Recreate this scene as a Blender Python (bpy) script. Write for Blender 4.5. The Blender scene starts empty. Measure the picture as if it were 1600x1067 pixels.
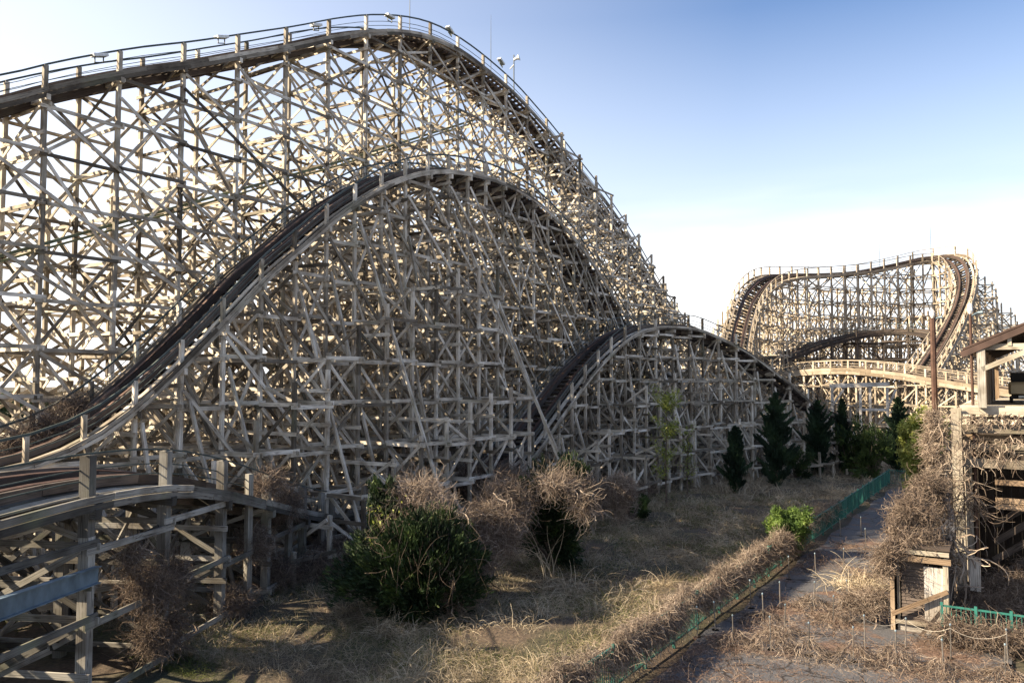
import bpy, math, random
import numpy as np
from mathutils import Vector
random.seed(7); rng = np.random.default_rng(11)
sc = bpy.context.scene
COL = sc.collection
R = math.radians
# ------------------------------------------------------------------ camera
FPX = 1244.0                       # focal length in photo pixels (photo 1600 wide)
CAMZ = 7.5
PITCH = math.atan(65 / FPX)
cam_d = bpy.data.cameras.new('camera'); cam = bpy.data.objects.new('camera', cam_d); COL.objects.link(cam)
cam_d.sensor_width = 36; cam_d.lens = 36 * FPX / 1600; cam_d.clip_end = 6000; cam_d.clip_start = .1
cam.location = (0, 0, CAMZ); cam.rotation_euler = (R(90) + PITCH, 0, 0)
sc.camera = cam
cp, sp = math.cos(PITCH), math.sin(PITCH)
def ray(px, py):
    a = (px - 800) / FPX; b = (533.5 - py) / FPX
    return np.array([a, cp - b * sp, sp + b * cp])
def P(px, py, Y):                  # surveyed point: pixel + distance
    d = ray(px, py); return np.array([0, 0, CAMZ]) + d * (Y / d[1])
def G(px, py, z=0.0):              # point on the ground
    d = ray(px, py); return np.array([0, 0, CAMZ]) + d * ((z - CAMZ) / d[2])
D = np.array([.541, .841, 0]); D /= np.linalg.norm(D)      # direction every long track and the fence runs
N = np.array([D[1], -D[0], 0])
def ST(s, t, z=0.0): return D * s + N * t + np.array([0, 0, z])
def TP(px, py, T):                 # point on the vertical plane t = T, returned as (s, z)
    d = ray(px, py); k = T / float(d @ N); p = d * k
    return float(p @ D), CAMZ + float(p[2])
# ------------------------------------------------------------------ materials
def newmat(name):
    m = bpy.data.materials.new(name); m.use_nodes = True
    nt = m.node_tree; nt.nodes.clear()
    out = nt.nodes.new('ShaderNodeOutputMaterial'); b = nt.nodes.new('ShaderNodeBsdfPrincipled')
    nt.links.new(b.outputs[0], out.inputs[0])
    return m, nt, b
def nd(nt, t, **kw):
    n = nt.nodes.new(t)
    for k, v in kw.items(): setattr(n, k, v)
    return n
def ramp(nt, stops, src):
    r = nt.nodes.new('ShaderNodeValToRGB'); e = r.color_ramp.elements
    while len(e) > 2: e.remove(e[-1])
    for i, (p, c) in enumerate(stops):
        el = e[i] if i < 2 else e.new(p)
        el.position = p; el.color = (*c, 1)
    nt.links.new(src, r.inputs[0]); return r.outputs[0]
def mix(nt, fac, a, b, mode='MIX'):
    m = nt.nodes.new('ShaderNodeMix'); m.data_type = 'RGBA'; m.blend_type = mode
    for s, v in ((m.inputs[0], fac), (m.inputs[6], a), (m.inputs[7], b)):
        if isinstance(v, (int, float)): s.default_value = v
        elif isinstance(v, tuple): s.default_value = (*v, 1)
        else: nt.links.new(v, s)
    return m.outputs[2]
def wood(name, stops, dirt=.5, moss=.25, rough=.85):
    m, nt, b = newmat(name)
    uv = nd(nt, 'ShaderNodeUVMap'); tone = nd(nt, 'ShaderNodeAttribute', attribute_name='tone')
    geo = nd(nt, 'ShaderNodeNewGeometry')
    base = ramp(nt, stops, tone.outputs['Fac'])
    mp = nd(nt, 'ShaderNodeMapping'); mp.inputs['Scale'].default_value = (.9, 46, 1)
    nt.links.new(uv.outputs[0], mp.inputs[0])
    g = nd(nt, 'ShaderNodeTexNoise'); g.inputs['Scale'].default_value = 1; g.inputs['Detail'].default_value = 4
    nt.links.new(mp.outputs[0], g.inputs[0])
    gr = ramp(nt, [(.36, (.3, .28, .26)), (.47, (.85, .84, .83)), (.62, (1.15, 1.15, 1.15))], g.outputs[0])
    c = mix(nt, .8, base, gr, 'MULTIPLY')
    n2 = nd(nt, 'ShaderNodeTexNoise'); n2.inputs['Scale'].default_value = 1.1; n2.inputs['Detail'].default_value = 5
    nt.links.new(geo.outputs['Position'], n2.inputs[0])
    st = ramp(nt, [(.42, (0, 0, 0)), (.66, (1, 1, 1))], n2.outputs[0])
    sm = nd(nt, 'ShaderNodeMath', operation='MULTIPLY'); sm.inputs[1].default_value = dirt; nt.links.new(st, sm.inputs[0])
    c = mix(nt, sm.outputs[0], c, (.35, .3, .25), 'MULTIPLY')
    n3 = nd(nt, 'ShaderNodeTexNoise'); n3.inputs['Scale'].default_value = .7; n3.inputs['Detail'].default_value = 6
    nt.links.new(geo.outputs['Position'], n3.inputs[0])
    ms = ramp(nt, [(.56, (0, 0, 0)), (.68, (1, 1, 1))], n3.outputs[0])
    mm = nd(nt, 'ShaderNodeMath', operation='MULTIPLY'); mm.inputs[1].default_value = moss; nt.links.new(ms, mm.inputs[0])
    c = mix(nt, mm.outputs[0], c, (.14, .16, .09))
    # knots, nail stains
    v = nd(nt, 'ShaderNodeTexVoronoi'); v.inputs['Scale'].default_value = 1
    mp2 = nd(nt, 'ShaderNodeMapping'); mp2.inputs['Scale'].default_value = (1.6, 9, 1)
    nt.links.new(uv.outputs[0], mp2.inputs[0]); nt.links.new(mp2.outputs[0], v.inputs[0])
    kn = ramp(nt, [(.1, (.2, .17, .14)), (.22, (1, 1, 1))], v.outputs['Distance'])
    c = mix(nt, .7, c, kn, 'MULTIPLY')
    nt.links.new(c, b.inputs['Base Color']); b.inputs['Roughness'].default_value = rough
    bp = nd(nt, 'ShaderNodeBump'); bp.inputs['Strength'].default_value = .12; bp.inputs['Distance'].default_value = .01
    nt.links.new(g.outputs[0], bp.inputs['Height']); nt.links.new(bp.outputs[0], b.inputs['Normal'])
    return m
def tonemat(name, stops, rough=.8, trans=0.0, noise=3.0, amt=.35, metal=0.0, spec=.3):
    m, nt, b = newmat(name)
    tone = nd(nt, 'ShaderNodeAttribute', attribute_name='tone'); geo = nd(nt, 'ShaderNodeNewGeometry')
    c = ramp(nt, stops, tone.outputs['Fac'])
    n2 = nd(nt, 'ShaderNodeTexNoise'); n2.inputs['Scale'].default_value = noise; n2.inputs['Detail'].default_value = 4
    nt.links.new(geo.outputs['Position'], n2.inputs[0])
    c = mix(nt, amt, c, ramp(nt, [(.3, (.3, .3, .3)), (.65, (1.3, 1.3, 1.3))], n2.outputs[0]), 'MULTIPLY')
    nt.links.new(c, b.inputs['Base Color']); b.inputs['Roughness'].default_value = rough
    b.inputs['Metallic'].default_value = metal; b.inputs['Specular IOR Level'].default_value = spec
    if trans:
        tr = nd(nt, 'ShaderNodeBsdfTranslucent'); nt.links.new(c, tr.inputs[0])
        ms = nd(nt, 'ShaderNodeMixShader'); ms.inputs[0].default_value = trans
        out = [n for n in nt.nodes if n.type == 'OUTPUT_MATERIAL'][0]
        nt.links.new(b.outputs[0], ms.inputs[1]); nt.links.new(tr.outputs[0], ms.inputs[2]); nt.links.new(ms.outputs[0], out.inputs[0])
    return m
M = {}
M['wood'] = wood('weathered_timber', [(0, (.11, .09, .065)), (.28, (.36, .32, .255)), (.6, (.62, .56, .46)), (1, (.80, .745, .645))], .8, .26)
M['wood_shaded'] = wood('shaded_grey_timber', [(0, (.07, .065, .055)), (.3, (.20, .19, .165)), (.65, (.34, .325, .285)), (1, (.52, .50, .45))], .8, .4)  # darker, mossier copy of weathered timber, foreground shade put into its colour
M['wood_far'] = wood('far_timber', [(0, (.24, .19, .13)), (.5, (.46, .39, .30)), (1, (.66, .59, .48))], .45, .1)
M['wood_dark'] = wood('oiled_timber', [(0, (.03, .022, .018)), (.5, (.075, .056, .045)), (1, (.15, .12, .10))], .5, .1)
M['wood_pale'] = wood('painted_timber', [(0, (.30, .28, .25)), (.5, (.48, .45, .41)), (1, (.66, .63, .58))], .6, .12)
M['wood_warm'] = wood('brown_timber', [(0, (.15, .10, .06)), (.5, (.28, .20, .13)), (1, (.44, .34, .24))], .6, .1)
M['rust'] = tonemat('rusty_steel', [(0, (.05, .032, .026)), (1, (.15, .085, .062))], .6, 0, 6, .5, .3)
M['steel_dark'] = tonemat('dark_paint', [(0, (.03, .045, .045)), (1, (.08, .10, .09))], .5, 0, 5, .4)
M['steel_blue'] = tonemat('galvanised_beam', [(0, (.09, .135, .17)), (1, (.19, .25, .29))], .5, 0, 2.5, .6, .2)
M['green'] = tonemat('green_paint', [(0, (.015, .085, .07)), (1, (.035, .17, .14))], .5, 0, 3, .5)
M['moss'] = wood('mossy_timber', [(0, (.10, .13, .07)), (1, (.22, .24, .15))], .5, .6)
M['white'] = tonemat('white_metal', [(0, (.6, .62, .6)), (1, (.75, .76, .74))], .45, 0, 4, .3)
M['glass'] = tonemat('lamp_glass', [(0, (.25, .3, .3)), (1, (.35, .4, .4))], .15, 0, 4, .2, 0, .6)
M['vine'] = tonemat('dead_vine', [(0, (.06, .043, .032)), (.5, (.20, .15, .115)), (1, (.46, .38, .30))], .9, .12, 1.2, .45)
M['litter'] = tonemat('vine_litter', [(0, (.05, .03, .022)), (.5, (.16, .10, .07)), (1, (.36, .27, .20))], .9, .08, .9, .5)
M['drygrass'] = tonemat('dry_grass_blades', [(0, (.11, .085, .055)), (.5, (.33, .265, .175)), (1, (.66, .57, .43))], .85, .25, .5, .55)
M['grass'] = tonemat('green_grass_blades', [(0, (.04, .06, .015)), (.6, (.11, .135, .035)), (1, (.24, .23, .08))], .8, .3, .5, .5)
M['juniper'] = tonemat('juniper_leaves', [(0, (.008, .018, .007)), (.6, (.022, .042, .013)), (1, (.075, .11, .026))], .7, .15, 1.2, .6)
M['conifer'] = tonemat('conifer_needles', [(0, (.012, .026, .014)), (.7, (.028, .055, .026)), (1, (.06, .10, .035))], .7, .12, 1.0, .5)
M['bright'] = tonemat('bright_leaves', [(0, (.045, .09, .02)), (.6, (.12, .19, .04)), (1, (.27, .34, .09))], .6, .35, 1.5, .4)
M['yellow'] = tonemat('yellow_green_leaves', [(0, (.12, .16, .03)), (.6, (.28, .32, .07)), (1, (.46, .46, .13))], .6, .35, 1.5, .4)
M['bark'] = tonemat('bark', [(0, (.06, .045, .035)), (1, (.16, .12, .09))], .9, 0, 8, .5)
M['black'] = tonemat('black_rubber', [(0, (.015, .015, .015)), (1, (.04, .04, .04))], .7, 0, 4, .3)
M['tan'] = tonemat('tan_bodywork', [(0, (.42, .34, .20)), (1, (.5, .41, .26))], .4, 0, 2, .35)
M['grey_steel'] = tonemat('grey_steel', [(0, (.10, .09, .08)), (1, (.24, .22, .20))], .5, 0, 9, .5, .4)
M['rope'] = tonemat('rope', [(0, (.4, .36, .3)), (1, (.55, .5, .42))], .9, 0, 9, .3)
M['roof'] = tonemat('roof_sheet', [(0, (.05, .032, .026)), (1, (.10, .062, .05))], .7, 0, 2, .5)
M['concrete'] = tonemat('footing_concrete', [(0, (.25, .24, .22)), (1, (.36, .34, .31))], .9, 0, 3, .5)
# ------------------------------------------------------------------ object helpers
def link(o, parent=None):
    COL.objects.link(o)
    if parent is not None: o.parent = parent
    return o
def tag(o, label=None, cat=None, group=None, kind=None):
    if label: o['label'] = label
    if cat: o['category'] = cat
    if group: o['group'] = group
    if kind: o['kind'] = kind
    return o
def empty(name, loc=(0, 0, 0), label=None, cat=None, group=None):
    o = bpy.data.objects.new(name, None); o.location = [float(v) for v in loc]; o.empty_display_size = .3
    link(o); return tag(o, label, cat, group)
def mesh_np(name, V, F, mat, tone=None, uv=None, parent=None, smooth=False, k=4):
    """V (n,3) world coords, F (m,k)"""
    V = np.asarray(V, dtype=np.float32); F = np.asarray(F, dtype=np.int32)
    par = parent; 
    if par is not None:
        off = np.zeros(3)
        q = par
        while q is not None: off += np.array(q.location); q = q.parent
        V = V - off.astype(np.float32)
    me = bpy.data.meshes.new(name)
    me.vertices.add(len(V)); me.vertices.foreach_set('co', V.ravel())
    k = F.shape[1]
    me.loops.add(F.size); me.loops.foreach_set('vertex_index', F.ravel())
    me.polygons.add(len(F)); me.polygons.foreach_set('loop_start', np.arange(0, F.size, k, dtype=np.int32))
    me.polygons.foreach_set('use_smooth', np.full(len(F), bool(smooth)))
    me.update(calc_edges=True)
    if uv is not None:
        l = me.uv_layers.new(name='UVMap'); l.data.foreach_set('uv', np.asarray(uv, dtype=np.float32).ravel())
    if tone is not None:
        a = me.attributes.new('tone', 'FLOAT', 'POINT'); a.data.foreach_set('value', np.asarray(tone, dtype=np.float32))
    me.materials.append(mat)
    o = bpy.data.objects.new(name, me); link(o, parent)
    return o
SG = np.array([[-1, -1], [1, -1], [1, 1], [-1, 1]], dtype=float)
BF = np.array([[0, 1, 5, 4], [1, 2, 6, 5], [2, 3, 7, 6], [3, 0, 4, 7], [3, 2, 1, 0], [4, 5, 6, 7]])
class Beams:
    """a bag of timbers that become ONE mesh"""
    def __init__(s): s.a = []
    def add(s, p0, p1, w, h, up=(0, 0, 1), tone=None):
        s.a.append((p0[0], p0[1], p0[2], p1[0], p1[1], p1[2], w, h, up[0], up[1], up[2], random.random() if tone is None else tone))
        return s
    def box(s, c, sx, sy, sz, ax=None, tone=None):
        ax = np.array([1., 0, 0]) if ax is None else ax
        c = np.asarray(c, float); return s.add(c - ax * sx / 2, c + ax * sx / 2, sy, sz, (0, 0, 1), tone)
    def build(s, name, mat, parent=None):
        if not s.a: return None
        A = np.array(s.a, dtype=float); n = len(A)
        p0, p1 = A[:, 0:3], A[:, 3:6]; L = np.linalg.norm(p1 - p0, axis=1)[:, None] + 1e-9
        e1 = (p1 - p0) / L; up = A[:, 8:11]
        e2 = np.cross(e1, up); l2 = np.linalg.norm(e2, axis=1)[:, None]
        bad = (l2[:, 0] < 1e-3); e2[bad] = np.cross(e1[bad], np.array([.841, -.541, 0.])); l2 = np.linalg.norm(e2, axis=1)[:, None]
        e2 /= l2; e3 = np.cross(e2, e1)
        w = A[:, 6][:, None]; h = A[:, 7][:, None]
        V = np.zeros((n, 8, 3))
        for k in range(4):
            o = e2 * w * SG[k, 0] / 2 + e3 * h * SG[k, 1] / 2
            V[:, k] = p0 + o; V[:, k + 4] = p1 + o
        F = (BF[None] + (np.arange(n) * 8)[:, None, None]).reshape(-1, 4)
        UV = np.zeros((n, 6, 4, 2)); off = rng.random((n, 2)) * 50
        for f in range(4):
            ww = (w if f % 2 == 0 else h)[:, 0]
            UV[:, f, 0] = np.stack([0 * ww, 0 * ww], 1); UV[:, f, 1] = np.stack([0 * ww, ww], 1)
            UV[:, f, 2] = np.stack([L[:, 0], ww], 1); UV[:, f, 3] = np.stack([L[:, 0], 0 * ww], 1)
            UV[:, f] += off[:, None, :] + f * .37
        UV[:, 4:] += off[:, None, None, :]
        tone = np.repeat(A[:, 11], 8)
        return mesh_np(name, V.reshape(-1, 3), F, mat, tone, UV.reshape(-1, 2), parent)
def sweep(name, pts, rt, upv, a, b, w, h, mat, parent, tone=.5, jit=0.0):
    """rectangular bar following a path; pts (n,3), rt right vectors, upv up vectors, offset (a,b)"""
    n = len(pts); L = np.concatenate([[0], np.cumsum(np.linalg.norm(np.diff(pts, axis=0), axis=1))])
    Vs = []; F = []; UV = []; T = []; o = 0; i = 0; blen = 3.6 if w < .25 or h < .25 else 5.0
    solid = 'rail' in name or 'strap' in name or 'trough' in name or 'wire' in name
    while i < n - 1:
        j = i + 1; tgt = blen * random.uniform(.75, 1.2)
        while j < n - 1 and (solid or L[j] - L[i] < tgt): j += 1
        q = pts[i:j + 1].copy(); m = len(q); ja = 0 if solid else random.gauss(0, .006); jb = 0 if solid else random.gauss(0, .007); jw = 1 if solid else random.uniform(.94, 1.06)
        V = np.zeros((m, 4, 3))
        for k in range(4): V[:, k] = q + rt[i:j + 1] * (a + ja + SG[k, 0] * w / 2) + upv[i:j + 1] * (b + jb + SG[k, 1] * h * jw / 2)
        if not solid:
            e = (q[-1] - q[-2]); e /= np.linalg.norm(e); V[-1] -= e * .012
        Vs.append(V.reshape(-1, 3)); ou = random.random() * 40
        for c in range(m - 1):
            for k in range(4):
                k2 = (k + 1) % 4; ww = w if k % 2 == 0 else h; la, lb = L[i + c] + ou, L[i + c + 1] + ou
                F.append([o + c * 4 + k, o + c * 4 + k2, o + (c + 1) * 4 + k2, o + (c + 1) * 4 + k]); UV += [(la, k + ou), (la, k + ww + ou), (lb, k + ww + ou), (lb, k + ou)]
        F.append([o + 3, o + 2, o + 1, o]); F.append([o + (m - 1) * 4 + r_ for r_ in range(4)]); UV += [(0, 0)] * 8
        T.append(np.full(m * 4, tone if solid else min(1, max(0, tone + random.uniform(-.32, .32))))); o += m * 4; i = j
    return mesh_np(name, np.concatenate(Vs), F, mat, np.concatenate(T), UV, parent)
def join_arrays(parts):
    V = []; F = []; T = []; o = 0
    for v, f, t in parts:
        V.append(v); F.append(f + o); T.append(t); o += len(v)
    return np.concatenate(V), np.concatenate(F), np.concatenate(T)
def tube(path, rad, seg=6, tone=.5):
    path = np.asarray(path, float); n = len(path); rad = np.broadcast_to(np.asarray(rad, float), (n,))
    tg = np.gradient(path, axis=0); tg /= np.linalg.norm(tg, axis=1)[:, None] + 1e-9
    ref = np.where(np.abs(tg[:, 2:3]) > .9, np.array([[1., 0, 0]]), np.array([[0, 0, 1.]]))
    a = np.cross(tg, ref); a /= np.linalg.norm(a, axis=1)[:, None]; b = np.cross(tg, a)
    ang = np.arange(seg) / seg * 2 * math.pi
    V = path[:, None] + rad[:, None, None] * (np.cos(ang)[None, :, None] * a[:, None] + np.sin(ang)[None, :, None] * b[:, None])
    V = V.reshape(-1, 3); F = []
    for i in range(n - 1):
        for k in range(seg):
            k2 = (k + 1) % seg; F.append([i * seg + k, i * seg + k2, (i + 1) * seg + k2, (i + 1) * seg + k])
    # caps as fans of degenerate-free quads
    c0 = len(V); V = np.vstack([V, path[0], path[-1]])
    for k in range(0, seg, 2):
        F.append([c0, (k + 2) % seg, (k + 1) % seg, k]); q = (n - 1) * seg
        F.append([c0 + 1, q + k, q + (k + 1) % seg, q + (k + 2) % seg])
    return V, np.array(F), np.full(len(V), tone)
def strands(P0, Dr, length, nseg=7, grav=.3, curl=.5, rad=.012, tone=(0, 1), tube3=True, ground=None, taper=.6):
    """many curved stems at once -> (V,F,T)"""
    P0 = np.asarray(P0, float); n = len(P0)
    if n == 0: return np.zeros((0, 3)), np.zeros((0, 4), int), np.zeros(0)
    Dr = Dr / (np.linalg.norm(Dr, axis=1)[:, None] + 1e-9)
    length = np.broadcast_to(length, (n,)); rad = np.broadcast_to(rad, (n,)); st = (length / nseg)[:, None]
    pts = [P0]; d = Dr.copy(); w = rng.normal(0, 1, (n, 3))
    for i in range(nseg):
        w = .6 * w + .6 * rng.normal(0, 1, (n, 3))
        d = d + curl * w / nseg * 2.2; d[:, 2] -= grav / nseg * 2.2
        d /= np.linalg.norm(d, axis=1)[:, None] + 1e-9
        q = pts[-1] + d * st
        if ground is not None: q[:, 2] = np.maximum(q[:, 2], ground + .01)
        pts.append(q)
    Q = np.stack(pts, 1)                                   # n, nseg+1, 3
    tg = np.gradient(Q, axis=1); tg /= np.linalg.norm(tg, axis=2)[..., None] + 1e-9
    ref = rng.normal(0, 1, (n, 1, 3)); a = np.cross(tg, ref); a /= np.linalg.norm(a, axis=2)[..., None] + 1e-9
    m = nseg + 1; rr = rad[:, None] * np.linspace(1, taper, m)[None]
    tn = rng.random(n) * (tone[1] - tone[0]) + tone[0] if isinstance(tone, tuple) else np.clip(tone, 0, 1)
    if tube3:
        b = np.cross(tg, a); k = 3; ring = []
        for j in range(3):
            g = j * 2 * math.pi / 3; ring.append(Q + rr[..., None] * (math.cos(g) * a + math.sin(g) * b))
        V = np.stack(ring, 2).reshape(-1, 3)
    else:
        k = 2; V = np.stack([Q - rr[..., None] * a, Q + rr[..., None] * a], 2).reshape(-1, 3)
    base = (np.arange(n) * m * k)[:, None, None] + (np.arange(m - 1) * k)[None, :, None]
    Fs = []
    for j in range(3 if tube3 else 1):
        j2 = (j + 1) % k
        f = np.concatenate([base + j, base + j2, base + k + j2, base + k + j], 2); Fs.append(f.reshape(-1, 4))
    return V, np.concatenate(Fs), np.repeat(tn, m * k)
def leaves(C, size, tone, flat=0.0, axis=None, elong=1.0):
    """one little quad per centre"""
    C = np.asarray(C, float); n = len(C)
    a = rng.normal(0, 1, (n, 3)) if axis is None else axis + rng.normal(0, .35, (n, 3))
    a /= np.linalg.norm(a, axis=1)[:, None]
    b = np.cross(a, rng.normal(0, 1, (n, 3))); b /= np.linalg.norm(b, axis=1)[:, None]
    s = np.broadcast_to(size, (n,))[:, None] * rng.uniform(.6, 1.3, (n, 1))
    V = np.stack([C - a * s * elong, C - b * s * .45, C + a * s * elong, C + b * s * .45], 1).reshape(-1, 3)
    F = (np.arange(n) * 4)[:, None] + np.arange(4)[None]
    return V, F, np.repeat(np.clip(np.broadcast_to(tone, (n,)) + rng.normal(0, .14, n), 0, 1), 4)
def put(name, parts, mat, parent=None, smooth=False):
    V, F, T = join_arrays(parts); return mesh_np(name, V, F, mat, T, None, parent, smooth)
def smooth_curve(ctrl, n=400):
    """Catmull-Rom through control points"""
    c = np.asarray(ctrl, float); c = np.vstack([2 * c[0] - c[1], c, 2 * c[-1] - c[-2]]); out = []
    m = len(c) - 3; per = max(2, n // m)
    for i in range(m):
        p0, p1, p2, p3 = c[i:i + 4]
        for t in np.arange(per) / per:
            out.append(.5 * ((2 * p1) + (-p0 + p2) * t + (2 * p0 - 5 * p1 + 4 * p2 - p3) * t * t + (-p0 + 3 * p1 - 3 * p2 + p3) * t ** 3))
    out.append(c[-2]); return np.array(out)
def resample(pts, step, horiz=True):
    q = pts[:, :2] if horiz else pts
    L = np.concatenate([[0], np.cumsum(np.linalg.norm(np.diff(q, axis=0), axis=1))])
    s = np.arange(0, L[-1], step); return np.stack([np.interp(s, L, pts[:, k]) for k in range(pts.shape[1])], 1)
# ------------------------------------------------------------------ the coaster builder
def coaster(root, path, step=3.0, hw=1.6, level=2.0, left=(), right=(), slopeL=.0, slopeR=.0, bankf=None,
            mats=('wood', 'wood_dark'), post=.2, plank=.16, tie=.55, rightfrom=None, rightto=1e9, rail_t=.07, rail_h=1.05, rails=(-1, 1), xl=True, guard=.38,
            zbase=0.0, density=1.0, zmin_level=.9, hrmat='steel_dark', walk=True, hi=True, ldiag=1.0, outer_clear=False, extra=0, solid=False, longd=False):
    """path: dense (n,4) x,y,z of the deck + bank. left/right: (offset beyond hw, drop below deck) of extra post rows."""
    mw, md = M[mats[0]], M[mats[1]]
    S = resample(path, step); n = len(S)
    tan = np.gradient(S[:, :3], axis=0); th = tan.copy(); th[:, 2] = 0; th /= np.linalg.norm(th, axis=1)[:, None]
    rt = np.stack([th[:, 1], -th[:, 0], 0 * th[:, 0]], 1)
    bank = S[:, 3]
    rows = [(-hw, 0.0, -1), (hw, 0.0, 1)] + [(-hw - o, dr, -1) for o, dr in left] + [(hw + o, dr, 1) for o, dr in right]
    def top(i, k):
        o, dr, sg = rows[k]
        z = S[i, 2] - math.tan(bank[i]) * o
        if k < 2: return z
        if sg > 0 and rightfrom is not None and (S[i, 1] < rightfrom or S[i, 2] < 3): return 0.0
        if sg > 0 and S[i, 1] > rightto: return 0.0
        return S[i, 2] - dr * (S[i, 2] ** .5) / 4.0
    def pos(i, k, z): return S[i, :3] * [1, 1, 0] + rt[i] * rows[k][0] + np.array([0, 0, z])
    order = sorted(range(len(rows)), key=lambda k: rows[k][0])
    nlev = int((S[:, 2].max() - zbase) / level) + 1
    Lz = [zbase + zmin_level + level * j for j in range(nlev)]
    for i in range(n):
        b = Beams(); tops = [top(i, k) for k in range(len(rows))]
        fo = th[i] * (post / 2 + .03)
        sideflip = 1
        for j, z in enumerate(Lz):
            ks = [k for k in order if tops[k] > z + .15]
            if not ks: continue
            zz = z + random.uniform(-.05, .05)
            if len(ks) > 1:
                if random.random() < .97:
                    b.add(pos(i, ks[0], zz) - rt[i] * .25 + fo, pos(i, ks[-1], zz + random.uniform(-.03, .03)) + rt[i] * .25 + fo, .05, plank)
                    if hi and random.random() < .6: b.add(pos(i, ks[0], zz) - rt[i] * .2 - fo, pos(i, ks[-1], zz) + rt[i] * .3 - fo, .05, plank)
                for _ in range(extra):
                    if random.random() < .7 and tops[ks[0]] > z + level * .6 and tops[ks[-1]] > z + level * .6:
                        zq = z + level * random.uniform(.35, .65); dq = random.uniform(-.12, .12)
                        b.add(pos(i, ks[0], zq) - rt[i] * .2 - fo * 1.3, pos(i, ks[-1], zq + dq) + rt[i] * .3 - fo * 1.3, .05, plank)
                for a_, c_ in zip(ks[:-1], ks[1:]):
                    if rows[c_][0] - rows[a_][0] > 7: continue
                    z2 = min(z + level, tops[a_] - .1, tops[c_] - .1)
                    if z2 - z < .7: continue
                    r_ = random.random()
                    if (j + i) % 2 == 0 or r_ < .35 * density: b.add(pos(i, a_, z + .05) - fo * 1.5, pos(i, c_, z2 - .05) - fo * 1.5, .05, plank * .9)
                    if (j + i) % 2 == 1 or r_ < .25 * density: b.add(pos(i, c_, z + .05) + fo * 1.5, pos(i, a_, z2 - .05) + fo * 1.5, .05, plank * .9)
        # cap under the deck
        capu = np.array([0, 0, 1.])
        b.add(S[i, :3] + rt[i] * (-hw - .3) + [0, 0, math.tan(bank[i]) * (hw + .3) - .32], S[i, :3] + rt[i] * (hw + .3) + [0, 0, -math.tan(bank[i]) * (hw + .3) - .32], post * .9, .24)
        # raking struts
        for side, slp in ((-1, slopeL), (1, slopeR)):
            slp0 = slp
            if slp > 0 and not (side > 0 and S[i, 1] > rightto):
                z0 = S[i, 2] - .5 - random.uniform(0, .4); reach = slp * z0
                for fr in (random.uniform(.85, 1.0), random.uniform(.35, .7)):
                    if random.random() < .2: continue
                    slp = slp0 * random.uniform(.65, 1.9); reach = slp * z0
                    if z0 * fr < 2: continue
                    lat = rt[i] * side * (hw + .05)
                    pA = S[i, :3] * [1, 1, 0] + lat + [0, 0, z0 * fr]; pB = S[i, :3] * [1, 1, 0] + lat + rt[i] * side * reach * fr + [0, 0, zbase]
                    b.add(pA + fo * 2.4, pB + fo * 2.4, post * .8, post * .8)
        bo = b.build('trestle_bent', mw, root)
        if bo is None: continue
        for k in range(len(rows)):
            zt = tops[k]
            if zt < .3: continue
            ztp = zt + (rail_h if (k < 2 and (rows[k][2] in rails)) else 0)
            pb = Beams(); lean = rng.normal(0, .03, 3) * [1, 1, 0]
            zc = zbase - .1; seg = []
            zs = [zc]
            while zs[-1] + 5 < ztp: zs.append(zs[-1] + random.uniform(3.4, 5.0))
            zs.append(ztp)
            for q in range(len(zs) - 1):
                j2 = rng.normal(0, .012, 3) * [1, 1, 0]
                pb.add(pos(i, k, zs[q]) + j2, pos(i, k, zs[q + 1]) + j2, post * random.uniform(.94, 1.06), post, th[i])
            pb.build('post', mw, bo)
    # longitudinal girts and diagonals
    for k in range(len(rows)):
        o, dr, sg = rows[k]
        for j, z in enumerate(Lz):
            b = Beams()
            for i in range(n - 1):
                if b.a and not (top(i, k) > z + .1 and top(i + 1, k) > z + .1):
                    b.build('girt', mw, root); b = Beams()
                if top(i, k) > z + .1 and top(i + 1, k) > z + .1:
                    dz = (plank * .5 if i % 2 else -plank * .5) + random.uniform(-.02, .02)
                    off = rt[i] * sg * (post / 2 + .035 + (.004 if i % 2 else 0))
                    if True:
                        b.add(pos(i, k, z + dz) + off - th[i] * .22, pos(i + 1, k, z + dz + random.gauss(0, .015)) + off + th[i] * .22, .05, plank)
            b.build('girt', mw, root)
        if (k > 1 and not hi) or (outer_clear and k == 1): continue
        for i in range(n - 1):
            b = Beams(); z = zbase + zmin_level + (0 if i % 2 else level)
            H = min(top(i, k), top(i + 1, k))
            zz = zbase + zmin_level + (i % 2) * level * .0
            while zz < H - .5:
                hgt = level * (2 if (xl and k < 2) else 1)
                z2 = min(zz + hgt, H - .2)
                if z2 - zz > .9:
                    off = -rt[i] * sg * (post / 2 + .035)
                    q = (i + int(round(zz / level))) % 2
                    A0, A1 = (pos(i, k, zz), pos(i + 1, k, z2)) if q else (pos(i + 1, k, zz), pos(i, k, z2))
                    if random.random() < .8 * density * ldiag: b.add(A0 + off, A1 + off, .05, plank * .9)
                    A0, A1 = (pos(i + 1, k, zz), pos(i, k, z2)) if q else (pos(i, k, zz), pos(i + 1, k, z2))
                    if random.random() < .45 * density * ldiag: b.add(A0 + off * 1.55, A1 + off * 1.55, .05, plank * .9)
                zz += hgt
            b.build('diagonal_brace', mw, root)
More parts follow.
